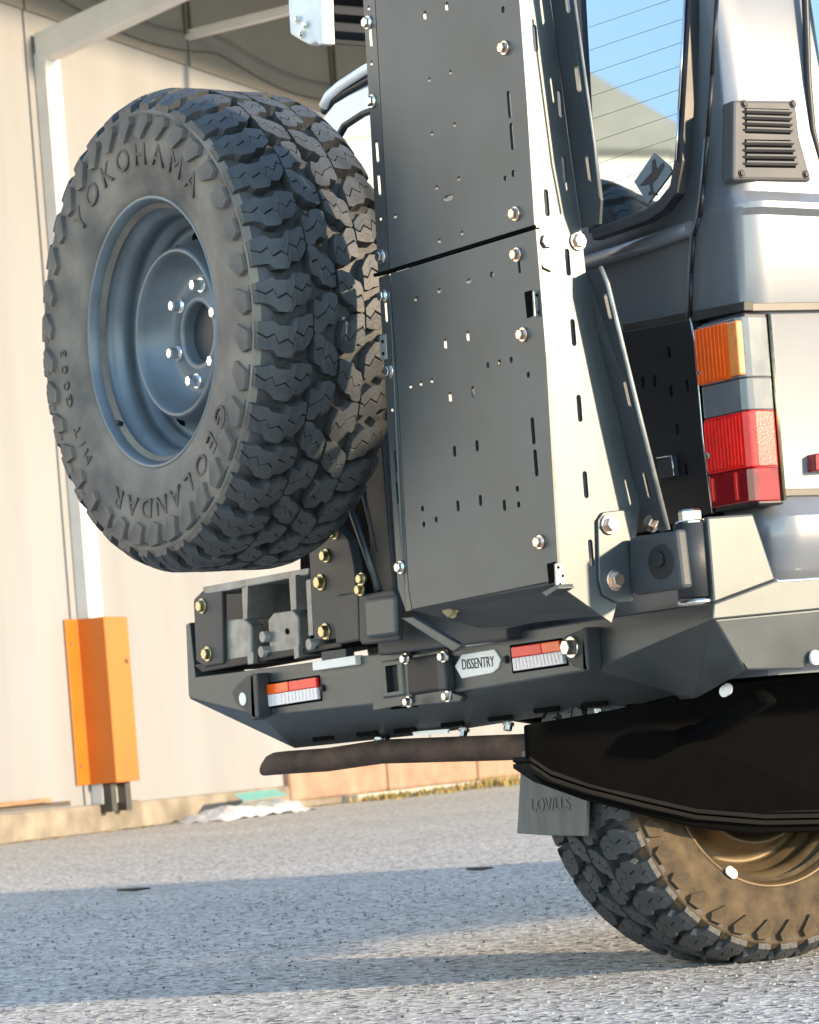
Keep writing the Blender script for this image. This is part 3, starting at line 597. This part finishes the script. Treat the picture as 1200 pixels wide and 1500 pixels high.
bdg = prism('badge', bq, (0, .006, 0), 'white', bump, .0015)
tm = text_mesh('DISSENTRY', .021, .0004)
bc = Vector((0.1705,-0.0045,0.5664))
tm.transform(Matrix.Translation(bc) @ Matrix.Rotation(PI/2, 4, 'X') @ Matrix.Diagonal((.95, 1.25, 1, 1))); link('lettering', tm, 'ink', bdg)
rc = prism('tow_receiver', [(-0.1281,-0.016,0.59), (-0.0542,-0.016,0.5915), (-0.055,-0.016,0.5228), (-0.1288,-0.016,0.5205)], (0, .20, 0), 'powder', bump, .004)
cut(rc, [([Vector(p)+Vector((0, -.02, 0)) for p in [(-0.1109,-0.016,0.5801), (-0.0694,-0.016,0.5812), (-0.0695,-0.016,0.5324), (-0.1111,-0.016,0.5309)]], (0, .19, 0))])
rcc = prism('receiver_collar', [(-0.1636,-0.012,0.5972), (-0.0318,-0.012,0.601), (-0.036,-0.012,0.5078), (-0.1681,-0.012,0.5021)], (0, .02, 0), 'powder', bump, 0)
cut(rcc, [([Vector(p)+Vector((0, -.03, 0)) for p in [(-0.1109,-0.016,0.5801), (-0.0694,-0.016,0.5812), (-0.0695,-0.016,0.5324), (-0.1111,-0.016,0.5309)]], (0, .19, 0))])
box('receiver_bore', (-0.1388, .0085, .50), (-0.0559, .012, .66), 'void', bump, 0)
prism('socket_plate', [(-0.0837,-0.008,0.5026), (-0.0705,-0.008,0.5947), (0.0838,-0.008,0.5991), (0.0837,-0.008,0.5208), (0.1212,-0.008,0.5114), (0.1113,-0.008,0.5022)], (0, .014, 0), 'powder', bump, .002)
prism('trailer_socket', [(-0.0439,-0.014,0.5895), (0.0633,-0.014,0.5922), (0.0626,-0.014,0.5248), (-0.0469,-0.014,0.521)], (0, .014, 0), 'black', bump, .006)
prism('socket_hinge', [(0.0656,-0.022,0.5863), (0.0918,-0.022,0.587), (0.092,-0.022,0.526), (0.0655,-0.022,0.5239)], (0, .022, 0), 'powder_dark', bump, .004)
for c in [(-0.0176,-0.03,0.5885), (0.1032,-0.03,0.5842), (-0.0197,-0.03,0.5105), (0.1063,-0.03,0.5135)]: bolt(bump, c, (0, -1, 0), .008, 'zinc', .010)
# swing arm latch box on the left of the bumper
lt = [(-1.0448,0.12,0.7758), (-0.9941,0.12,0.7949), (-0.4366,0.12,0.7818), (-0.4594,0.12,0.6275), (-1.0521,0.12,0.6181)]
prism('latch_back', lt, (0, .01, 0), 'black', bump, .002)
prism('latch_roof', [(-0.7941,0.0,0.7849), (-0.3763,0.0,0.7856), (-0.3783,0.0,0.7726), (-0.7855,0.0,0.7674)], (0, .14, 0), 'galv', bump, .002)
prism('latch_cheek', [(-0.8264,-0.005,0.7598), (-0.7987,-0.005,0.7715), (-0.7062,-0.005,0.7692), (-0.7237,-0.005,0.624), (-0.7999,-0.005,0.6219), (-0.8347,-0.005,0.6368)], (0, .012, 0), 'powder_dark', bump, .003)
prism('latch_sill', [(-0.8535,0.0,0.6293), (-0.8218,0.0,0.6118), (-0.2812,0.0,0.6264), (-0.2797,0.0,0.6366), (-0.5332,0.0,0.6344)], (0, .14, 0), 'black', bump, .002)
prism('end_plate', [(-0.9014,0.015,0.7155), (-0.8834,0.015,0.7184), (-0.8785,0.015,0.6046), (-0.8995,0.015,0.5646), (-0.9137,0.015,0.5668)], (0, .12, 0), 'powder', bump, .002)
for q in ([(-0.7423,0.005,0.7052), (-0.7189,0.005,0.7118), (-0.6478,0.005,0.709), (-0.6178,0.005,0.6931), (-0.6275,0.005,0.6309), (-0.6917,0.005,0.6214), (-0.7468,0.005,0.6236)], [(-0.5528,0.005,0.699), (-0.5298,0.005,0.7107), (-0.4571,0.005,0.7102), (-0.4362,0.005,0.6953), (-0.4433,0.005,0.632), (-0.4904,0.005,0.6272), (-0.5556,0.005,0.6289)]):
    g_ = prism('latch_pad', q, (0, .03, 0), 'galv', bump, .004)
tube('pad_hole', [Vector((-0.4804,0.003,0.6708))+Vector((0, k, 0)) for k in (0, .003)], .006, 'void', g_, 10)
for q in ([(-0.6183,-0.01,0.7673), (-0.5935,-0.01,0.7706), (-0.6062,-0.01,0.7065), (-0.6227,-0.01,0.705)], [(-0.4355,-0.01,0.7728), (-0.4095,-0.01,0.7758), (-0.4169,-0.01,0.7103), (-0.4377,-0.01,0.708)], [(-0.3736,-0.01,0.762), (-0.3559,-0.01,0.7631), (-0.362,-0.01,0.6561), (-0.3797,-0.01,0.6547)], [(-0.6171,-0.01,0.6365), (-0.5925,-0.01,0.6389), (-0.5961,-0.01,0.616), (-0.6178,-0.01,0.6147)], [(-0.4381,-0.01,0.6377), (-0.4201,-0.01,0.6391), (-0.4209,-0.01,0.6167), (-0.4392,-0.01,0.6139)]):
    prism('gusset', q, (0, .12, 0), 'galv', bump, .001)
for c in [(-0.7897,-0.006,0.7457), (-0.7827,-0.006,0.6474)]: bolt(bump, c, (0, -1, 0), .012, 'brass', .010)
for c in [(-0.5537,-0.01,0.6659), (-0.5635,-0.01,0.6369), (-0.3821,-0.01,0.6391)]: tube('rubber_stop', [c, Vector(c)+Vector((0, .05, 0))], .011, 'galv', bump, 12)
# carrier pivot plate with four bolts, square pivot block, gas struts
pv = prism('carrier_plate', [(-0.2733,-0.06,0.8193), (-0.2505,-0.06,0.8401), (-0.2095,-0.06,0.8537), (-0.2018,-0.06,0.8733), (-0.1781,-0.06,0.8707), (-0.1764,-0.06,0.8503), (-0.1336,-0.06,0.8181), (-0.1215,-0.06,0.7729), (-0.1204,-0.06,0.7162), (-0.1768,-0.06,0.7184), (-0.1885,-0.06,0.6394), (-0.2802,-0.06,0.6421), (-0.2755,-0.06,0.7551)], (0, .02, 0), 'powder_dark', bump, .002)
for c, r_ in zip([(-0.1733,-0.062,0.8335), (-0.2102,-0.062,0.7952), (-0.2367,-0.062,0.7479), (-0.2335,-0.062,0.6555)], (.009, .010, .012, .012)): bolt(pv, c, (0, -1, 0), r_, 'brass', .011)
prism('carrier_channel', [(-0.1723,-0.075,0.7161), (-0.0921,-0.075,0.7169), (-0.1001,-0.075,0.63), (-0.1806,-0.075,0.6281)], (0, .012, 0), 'powder_dark', bump, .003)
pb_ = prism('pivot_block', [(-0.0344,-0.1,0.7006), (0.0668,-0.1,0.6995), (0.0612,-0.1,0.6294), (-0.038,-0.1,0.6293)], (0, .012, 0), 'powder', bump, .006)
prism('pivot_frame', [(-0.0749,-0.085,0.7108), (0.0413,-0.085,0.712), (0.0559,-0.085,0.6901), (0.0459,-0.085,0.6201), (-0.0766,-0.085,0.6201), (-0.0845,-0.085,0.6294)], (0, .012, 0), 'powder_dark', bump, .004)
for c in [(-0.0514,-0.09,0.7388), (-0.0588,-0.09,0.7196), (-0.1032,-0.09,0.8608)]: bolt(bump, c, (0, -1, 0), .009, 'brass', .009)
tube('gas_strut', [(-0.1149,-0.07,0.9018), (-0.072,-0.07,0.8122), (-0.0267,-0.07,0.7136)], .007, 'powder', bump, 10)
tube('strut_rod', [(-0.1289,-0.03,0.9481), (-0.1097,-0.03,0.8715), (-0.089,-0.03,0.7902)], .0035, 'powder', bump, 8)
box('carrier_post', (-.11, -.03, .62), (-.04, .03, 1.26), 'powder_dark', bump, .004)
box('carrier_arm', (-.11, -.03, .60), (.30, .03, .68), 'powder_dark', bump, .004)
box('hub_mount', (-.15, -.25, 1.11), (0, -.03, 1.26), 'powder_dark', bump, .004)
# hinge on the right
hz0, hz1 = 0.6293, 0.7454
hxc = Vector((0.8289,-0.04,0.71))
tube('hinge_barrel', [(hxc.x, hxc.y, hz0), (hxc.x, hxc.y, hz1)], .028, 'powder_dark', bump, 24)
tube('hinge_collar', [(hxc.x, hxc.y, hz0-.012), (hxc.x, hxc.y, hz0-.003)], .030, 'zinc', bump, 24)
bolt(bump, (hxc.x, hxc.y, hz1), (0, 0, 1), .018, 'zinc', .022)
prism('hinge_gap', [(0.8111,0.0,0.743), (0.8254,-0.0,0.7501), (0.8233,0.0,0.6232), (0.8066,0.0,0.6246)], (0, .03, 0), 'void', bump, 0)

# ------------------------------------------------------------------ underside
box('chassis_rail', (.02, .20, .50), (.10, 4.0, .62), 'under', VEH, .004)
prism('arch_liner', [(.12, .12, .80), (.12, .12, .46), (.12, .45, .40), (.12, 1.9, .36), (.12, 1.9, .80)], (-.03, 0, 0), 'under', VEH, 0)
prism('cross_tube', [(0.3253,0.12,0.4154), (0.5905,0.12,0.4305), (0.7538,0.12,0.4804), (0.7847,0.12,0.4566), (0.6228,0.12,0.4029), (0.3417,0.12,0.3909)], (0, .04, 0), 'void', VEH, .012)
sg = prism('arch_shade_sheet', [(0.57,-0.1973,0.4516), (0.58,-0.0262,0.4649), (0.6,0.1922,0.4942), (0.6,0.4057,0.5023), (0.6,0.7643,0.5259), (0.47,0.8601,0.2276), (0.465,0.6605,0.2253), (0.46,0.5011,0.2227), (0.455,0.348,0.2309), (0.46,0.2232,0.2532), (0.47,0.0992,0.2866), (0.485,-0.025,0.3191), (0.5,-0.1176,0.3507), (0.52,-0.1638,0.3815)], (-.012, 0, 0), 'void', VEH, .004)  # added black sheet standing in for wheel-arch shade, blocks sun on the tyre
for k in range(4):
    lf = [(0.53,-0.17,0.3783), (0.515,-0.1201,0.3527), (0.5,-0.0356,0.3264), (0.485,0.0882,0.2941), (0.475,0.212,0.2633), (0.47,0.3674,0.241), (0.475,0.5208,0.2305)]
    pts = [Vector(p)+Vector((.004, 0, .011*k+.004)) for p in lf[k//2:]]
    vs = [p+Vector((dx, 0, dz)) for p in pts for dx, dz in ((0, 0), (0, .0075), (-.05, .0075), (-.05, 0))]
    fs = [[4*i+q, 4*i+(q+1) % 4, 4*i+4+(q+1) % 4, 4*i+4+q] for i in range(len(pts)-1) for q in range(4)] + [[0, 1, 2, 3], [4*len(pts)-4+q for q in (3, 2, 1, 0)]]
    poly('spring_leaf', vs, fs, 'under', VEH, .001)
box('bump_stop', (.50, .30, .45), (.56, .36, .52), 'under', VEH, .01)
tube('leaf_spring', [(.16, .16, .36), (.16, .35, .30), (.16, .6, .28), (.16, 1.0, .30), (.16, 1.5, .40)], .022, 'under', VEH, 8)
tube('axle', [(-.05, wc[1], .36), (.25, wc[1], .36)], .045, 'under', VEH, 16)
tube('spring_bush', [(.12, .16, .37), (.24, .16, .37)], .035, 'under', VEH, 14)
box('shackle', (.22, .13, .33), (.24, .19, .52), 'under', VEH, .004)
box('shackle_bolt', (.225, .10, .39), (.245, .13, .40), 'galv', VEH, .001)
ex = [(-0.7405,0.1,0.4136), (-0.6807,0.1,0.4143), (-0.5229,0.1,0.4142), (-0.3219,0.1,0.4227), (0.1493,0.1,0.413)]
tube('exhaust_pipe', list(ex) + [(.30, .14, .44), (.45, .5, .5)], .0235, 'rust', VEH, 18)
ep = bpy.context.scene.objects['exhaust_pipe'].data
for k in range(18):
    ep.vertices[k].co.x += (ep.vertices[k].co.z - ex[0][2])*1.1 - .004
tube('pipe_hanger', [(-.30, .10, .42), (-.30, .10, .56)], .005, 'under', VEH, 8)
tube('exhaust_bore', [Vector(ex[0])+Vector((-.002, 0, 0)), Vector(ex[0])+Vector((.002, 0, 0))], .019, 'void', VEH, 18)
mf = prism('mudflap', [(0.1914,0.06,0.4068), (0.3868,0.06,0.3992), (0.36,0.06,0.2531), (0.245,0.06,0.256), (0.1572,0.06,0.2608)], (0, .008, 0), 'flap', VEH, .002)
tm = text_mesh('LOV/LLS', .032, .0004)
mc = Vector((0.2663,0.0585,0.3096)); tm.transform(Matrix.Translation(mc) @ Matrix.Rotation(PI/2, 4, 'X')); link('lettering', tm, 'powder', mf)

# ------------------------------------------------------------------ swing-out equipment panel
EP = thing('equipment_panel', 'tall grey slotted steel equipment panel standing upright beside the spare wheel', 'equipment panel', (.6, -.3, .65))
PY_ = -.30
def ppx(pts): return pts
up_pts = [(0.4585,-0.3,1.8195), (0.8404,-0.3,1.7088), (0.8394,-0.3,1.5437), (0.838,-0.3,1.3889), (0.8327,-0.3,1.2048), (0.4315,-0.3,1.2095), (0.442,-0.3,1.4236), (0.4514,-0.3,1.6437)]
lo_pts = [(0.4324,-0.3,1.2015), (0.8352,-0.3,1.1971), (0.8361,-0.3,1.0065), (0.8242,-0.3,0.6931), (0.812,-0.3,0.6673), (0.4192,-0.3,0.6551), (0.4139,-0.3,0.6891), (0.426,-0.3,0.9582)]
TV = (0, .005, 0)
up_p = prism('face_plate', up_pts, TV, 'powder', EP, 0); lo_p = prism('face_plate', lo_pts, TV, 'powder', EP, 0)
U, V = Vector((1, 0, 0)), Vector((0, 0, 1))
def cutpts(lst, hw, hh): return [(slot(Vector(c)+Vector((0, -.02, 0)), U, V, hw, hh), (0, .05, 0)) for c in lst]
cut(up_p, cutpts([(0.7927,-0.3,1.3961), (0.7932,-0.3,1.347)], .0045, .021)
    + cutpts([(0.5886,-0.3,1.5834), (0.65,-0.3,1.5818)], .0045, .008)
    + cutpts([(0.586,-0.3,1.4822), (0.6453,-0.3,1.48), (0.5818,-0.3,1.3974), (0.6452,-0.3,1.3975), (0.5833,-0.3,1.3114), (0.6448,-0.3,1.3128), (0.4594,-0.3,1.2899), (0.5792,-0.3,1.2275), (0.6424,-0.3,1.2275), (0.7673,-0.3,1.2887)], .0042, .0042)
    + cutpts([(0.6129,-0.3,1.2892)], .012, .0045)
    + cutpts([(0.7961,-0.3,1.5402), (0.7893,-0.3,1.2914)], .0045, .0055))
cut(lo_p, cutpts([(0.7866,-0.3,1.152)], .004, .013) + cutpts([(0.7881,-0.3,0.898), (0.7887,-0.3,0.8489)], .0045, .021)
    + cutpts([(0.5738,-0.3,1.0644), (0.6371,-0.3,1.0663), (0.5754,-0.3,0.9794), (0.6382,-0.3,0.9791), (0.575,-0.3,0.8936), (0.6378,-0.3,0.8943), (0.5726,-0.3,0.807), (0.6354,-0.3,0.8086), (0.6984,-0.3,0.7942)], .0042, .009)
    + cutpts([(0.5014,-0.3,1.1485), (0.5684,-0.3,1.1501), (0.6507,-0.3,1.1509), (0.7138,-0.3,1.1504)], .006, .0042)
    + cutpts([(0.6841,-0.3,1.014), (0.7154,-0.3,1.0135), (0.7462,-0.3,1.013), (0.7872,-0.3,0.9838), (0.7358,-0.3,0.8153), (0.7361,-0.3,0.791), (0.4718,-0.3,0.8137), (0.4722,-0.3,0.7882), (0.5083,-0.3,0.7921), (0.4661,-0.3,1.0127), (0.496,-0.3,1.0127), (0.5276,-0.3,1.0125)], .0042, .0048))
# left return flange, folded back a little
fl = [(0.4088,-0.3,1.8339), (0.4565,-0.3,1.8201), (0.4494,-0.3,1.6443), (0.44,-0.3,1.424), (0.4295,-0.3,1.2099), (0.3844,-0.3,1.2112), (0.3952,-0.3,1.4281), (0.4035,-0.3,1.6561)]
flv = [Vector(p) for p in fl]
for i in (0, 5, 6, 7): flv[i].y = -.292
fu = prism('return_flange', flv, (0, .005, 0), 'powder', EP, 0)
fl2 = [(0.3853,-0.3,1.2032), (0.4284,-0.3,1.2022), (0.424,-0.3,0.9585), (0.4119,-0.3,0.6893), (0.417,-0.3,0.6542), (0.3884,-0.3,0.6531), (0.3695,-0.3,0.693), (0.3777,-0.3,0.9647)]
flw = [Vector(p) for p in fl2]
for i in (0, 5, 6, 7): flw[i].y = -.292
fd = prism('return_flange', flw, (0, .005, 0), 'powder', EP, 0)
cut(fu, cutpts([(0.4167,-0.296,1.4047), (0.4151,-0.296,1.3513), (0.4232,-0.296,1.5921)], .0045, .019) + cutpts([(0.4237,-0.296,1.6378), (0.419,-0.296,1.5484), (0.4112,-0.296,1.2961)], .004, .005))
cut(fd, cutpts([(0.399,-0.296,0.8979), (0.3959,-0.296,0.8477), (0.4058,-0.296,1.1447)], .004, .019) + cutpts([(0.4011,-0.296,0.984)], .004, .005))
# dark lining inside the panel
box('inner_lining', (.40, -.235, .68), (.80, -.225, .98), 'powder_dark', EP, 0)
# seam strip between plates
tube('plate_seam', [(0.3814,-0.297,1.2084), (0.4264,-0.297,1.206), (0.8299,-0.297,1.2013)], .0032, 'void', EP, 6)
# sun-facing side sheet with forward flanges
SXv = .822
s_up = [(0.822,-0.2862,1.7155), (0.822,-0.233,1.7207), (0.822,-0.2286,1.5536), (0.822,-0.2224,1.4839), (0.822,-0.2152,1.3449), (0.822,-0.2039,1.2058), (0.822,-0.2015,1.1376), (0.822,-0.1889,1.0517), (0.822,-0.1595,0.8937), (0.822,-0.131,0.7769), (0.822,-0.148,0.7138), (0.822,-0.1895,0.6309), (0.822,-0.2047,0.5979), (0.822,-0.304,0.6624), (0.822,-0.2971,0.6932), (0.822,-0.2895,1.0088), (0.822,-0.2901,1.1999), (0.822,-0.288,1.3932), (0.822,-0.287,1.5491)]
side = prism('side_sheet', [Vector(p) for p in s_up], (-.005, 0, 0), 'powder', EP, 0)
Yv, Zv = Vector((0, 1, 0)), Vector((0, 0, 1))
cut(side, [(slot(Vector(c)+Vector((.02, 0, 0)), Yv, Zv, hw, hh), (-.05, 0, 0)) for lst, hw, hh in (
    ([(0.822,-0.263,1.4926), (0.822,-0.2246,1.3947), (0.822,-0.2266,1.2941), (0.822,-0.2655,1.2413), (0.822,-0.2342,1.0437), (0.822,-0.2339,0.9276), (0.822,-0.2337,0.8105), (0.822,-0.2335,0.7058), (0.822,-0.2341,1.1515)], .0045, .021), ([(0.822,-0.2691,1.1652)], .004, .012)) for c in lst])
side['label'] = 'sunlit right side sheet of the panel'
def flange(inner, outer_px, yoff, nm='side_flange'):
    pass
f1 = [(0.8206,-0.232,1.7212), (0.8914,-0.232,1.7006), (0.8761,-0.226,1.5399), (0.879,-0.211,1.3192), (0.875,-0.203,1.2373), (0.8632,-0.2,1.2033), (0.8199,-0.201,1.2063), (0.8183,-0.211,1.3459), (0.8203,-0.226,1.5542)]
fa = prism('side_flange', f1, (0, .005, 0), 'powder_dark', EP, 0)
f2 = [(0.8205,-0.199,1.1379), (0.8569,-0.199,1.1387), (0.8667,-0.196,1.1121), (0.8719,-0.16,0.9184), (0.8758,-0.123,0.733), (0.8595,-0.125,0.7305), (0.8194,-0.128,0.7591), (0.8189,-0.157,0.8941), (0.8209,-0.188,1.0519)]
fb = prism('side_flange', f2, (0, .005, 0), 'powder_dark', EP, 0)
cut(fa, cutpts([(0.8607,-0.218,1.4248), (0.8578,-0.207,1.2896), (0.8594,-0.226,1.5452)], .0055, .021))
cut(fb, cutpts([(0.8556,-0.192,1.0796), (0.8555,-0.163,0.9459), (0.8507,-0.136,0.8054)], .0045, .021))
tube('lit_flange_edge', [(0.8595,-0.201,1.1382), (0.8692,-0.198,1.1116), (0.8744,-0.162,0.9181), (0.8783,-0.125,0.7328)], .0035, 'galv', EP, 6)  # pale tubes paint the sunlit edges of the dark flanges
tube('lit_flange_edge', [(0.882,-0.228,1.5382), (0.8832,-0.213,1.3182), (0.8775,-0.206,1.2398)], .002, 'galv', EP, 6)
# bottom tray and strut
prism('panel_tray', [(.408, -.294, .654), (.815, -.294, .662), (.815, -.20, .610), (.408, -.16, .618)], (0, 0, .006), 'powder_dark', EP, .001)
prism('tray_lip', [(0.3037,-0.16,0.6494), (0.5985,-0.16,0.657), (0.7394,-0.16,0.6258), (0.4393,-0.16,0.6104)], (0, .005, 0), 'powder_dark', EP, .001)
prism('brace', [(0.2298,-0.2,0.651), (0.2677,-0.2,0.6504), (0.4069,-0.2,0.5908), (0.3816,-0.2,0.5823)], (0, .012, 0), 'powder', EP, .002)
prism('corner_tab', [(0.7901,-0.31,0.6508), (0.8316,-0.31,0.6597), (0.8342,-0.31,0.6532), (0.8015,-0.31,0.6436)], (0, .03, 0), 'powder', EP, .001)
# catch plates at the right edge
for q in ([(0.826,-0.3073,1.1054), (0.826,-0.2916,1.1088), (0.826,-0.2918,1.0808), (0.826,-0.293,1.0683), (0.826,-0.3086,1.066)], [(0.826,-0.3067,0.6911), (0.826,-0.2922,0.6948), (0.826,-0.2884,0.6677), (0.826,-0.2934,0.6554), (0.826,-0.3077,0.6539)]):
    cp = prism('catch_plate', q, (-.003, 0, 0), 'galv', EP, .001)
    c0 = sum((Vector(p) for p in q), Vector())/len(q)
    for dy, dz in ((-.003, .013), (.004, .0), (-.002, -.013)):
        tube('rivet_hole', [c0+Vector((.0001, dy, dz)), c0+Vector((.0006, dy, dz))], .0025, 'void', cp, 8)
for q in ([(0.7953,-0.3015,1.1087), (0.8131,-0.3015,1.1088), (0.8133,-0.3015,1.0703), (0.7971,-0.3015,1.0688)], [(0.7983,-0.3015,0.6935), (0.8194,-0.3015,0.6947), (0.819,-0.3015,0.6646), (0.7994,-0.3015,0.6622)]): prism('catch_slot', q, (0, .001, 0), 'void', EP, 0)
prism('catch_plate', [(0.3779,-0.296,1.1088), (0.3986,-0.296,1.1089), (0.3967,-0.296,1.0677), (0.3782,-0.296,1.0682)], (0, .004, 0), 'galv', EP, .001)
for c in [(0.389,-0.2975,1.098), (0.3882,-0.2975,1.0779)]: tube('rivet_hole', [Vector(c), Vector(c)+Vector((0, .001, 0))], .003, 'void', EP, 8)
# bolts
for c in [(0.7946,-0.302,1.4821), (0.7891,-0.302,1.2298), (0.7844,-0.302,1.1681), (0.784,-0.302,1.0459), (0.7859,-0.302,0.7281)]: bolt(EP, c, (0, -1, 0), .0085, 'copper', .009)
for c in [(0.4214,-0.298,1.6148), (0.4153,-0.298,1.4876), (0.4074,-0.298,1.234), (0.4042,-0.298,1.1696), (0.4049,-0.298,1.0462), (0.3917,-0.298,0.7258)]: bolt(EP, c, (0, -1, 0), .0085, 'zinc', .009)
bolt(EP, (0.4709,-0.26,0.6504), (0, -1, -.3), .013, 'brass', .010)
for c in [(0.824,-0.2754,1.1813), (0.824,-0.2128,1.1842)]: bolt(EP, c, (1, 0, 0), .011, 'copper', .008)
pv = [(0.826,-0.296,1.1824), (0.826,-0.2863,1.2034), (0.826,-0.2654,1.2062), (0.826,-0.2495,1.1838), (0.826,-0.256,1.1439), (0.826,-0.2698,1.1353), (0.826,-0.2846,1.1412), (0.826,-0.2946,1.1575)]
prism('link_plate', pv, (-.0025, 0, 0), 'powder', EP, .001)
# hinge bracket bolted on the side sheet
hp = [(0.828,-0.2201,0.7551), (0.828,-0.2083,0.7674), (0.828,-0.1871,0.769), (0.828,-0.1537,0.7704), (0.828,-0.1637,0.6293), (0.828,-0.1772,0.6278), (0.828,-0.1945,0.6274), (0.828,-0.2209,0.64), (0.828,-0.2265,0.6632)]
hg = prism('hinge_plate', hp, (-.006, 0, 0), 'powder', EP, .0015)
hx = [(0.8319,-0.168,0.724), (0.8494,-0.168,0.7274), (0.9393,-0.168,0.7255), (0.9495,-0.168,0.7286), (0.9545,-0.168,0.6376), (0.8378,-0.168,0.6371), (0.8232,-0.168,0.6426)]
hk = prism('hinge_block', hx, (0, .022, 0), 'powder_dark', EP, .006)
pc = Vector((0.9087,-0.169,0.682))
prism('rubber_plug', slot(pc, U, V, .031, .027, 6), (0, .006, 0), 'black', hk, .003)
prism('plug_ridge', slot(pc+Vector((-.004, -.005, .004)), U, V, .014, .012, 6), (0, .006, 0), 'black', hk, .003)
for c in [(0.83,-0.1999,0.7481), (0.83,-0.1979,0.662)]: bolt(EP, c, (1, 0, 0), .012, 'copper', .012)
bolt(EP, (0.843,-0.125,0.747), (0, -1, .4), .011, 'copper', .012)

# ------------------------------------------------------------------ awning case on the roof
RK = thing('roof_awning', 'dark roof awning case with pale end cap above the spare wheel', 'roof awning', (-.66, .25, 1.72))
ce = [(-0.6855,0.25,2.0354), (-0.5731,0.25,2.0138), (-0.574,0.25,1.8669), (-0.6213,0.25,1.8702), (-0.6586,0.25,1.8906), (-0.691,0.25,1.9098)]
prism('end_cap', ce, (0, .03, 0), 'cap', RK, .006)
prism('end_plate', [(-0.5884,0.245,1.9814), (-0.5495,0.245,1.9767), (-0.5594,0.245,1.8575), (-0.5776,0.245,1.8592), (-0.5948,0.245,1.8856)], (0, .03, 0), 'cap', RK, .003)
for c in [(-0.6492,0.243,1.9298), (-0.6197,0.243,1.9112), (-0.6381,0.243,1.8962)]: bolt(RK, c, (0, -1, 0), .006, 'zinc', .004)
x0, z0 = ce[3][0], ce[3][2]
cs = [(-0.7198,0.28,2.047), (-0.5881,0.28,2.0259), (-0.5957,0.28,1.8687), (-0.698,0.28,1.9023)]
prism('case', cs, (.05, 2.0, 0), 'aluminium', RK, .003)
for k in range(4):
    t = .12+.22*k; p = Vector(cs[1]).lerp(Vector(cs[2]), t)
    prism('case_rib', [p+Vector((0, 0, 0)), p+Vector((.03, 0, 0)), p+Vector((.03, 0, -.016)), p+Vector((0, 0, -.022))], (.05, 2.0, 0), 'aluminium', RK, .002)
box('roof_bracket', (-.72, .50, 1.70), (-.55, .56, 1.90), 'powder_dark', RK, .003)
box('roof_bracket', (-.72, 1.6, 1.70), (-.55, 1.66, 1.90), 'powder_dark', RK, .003)
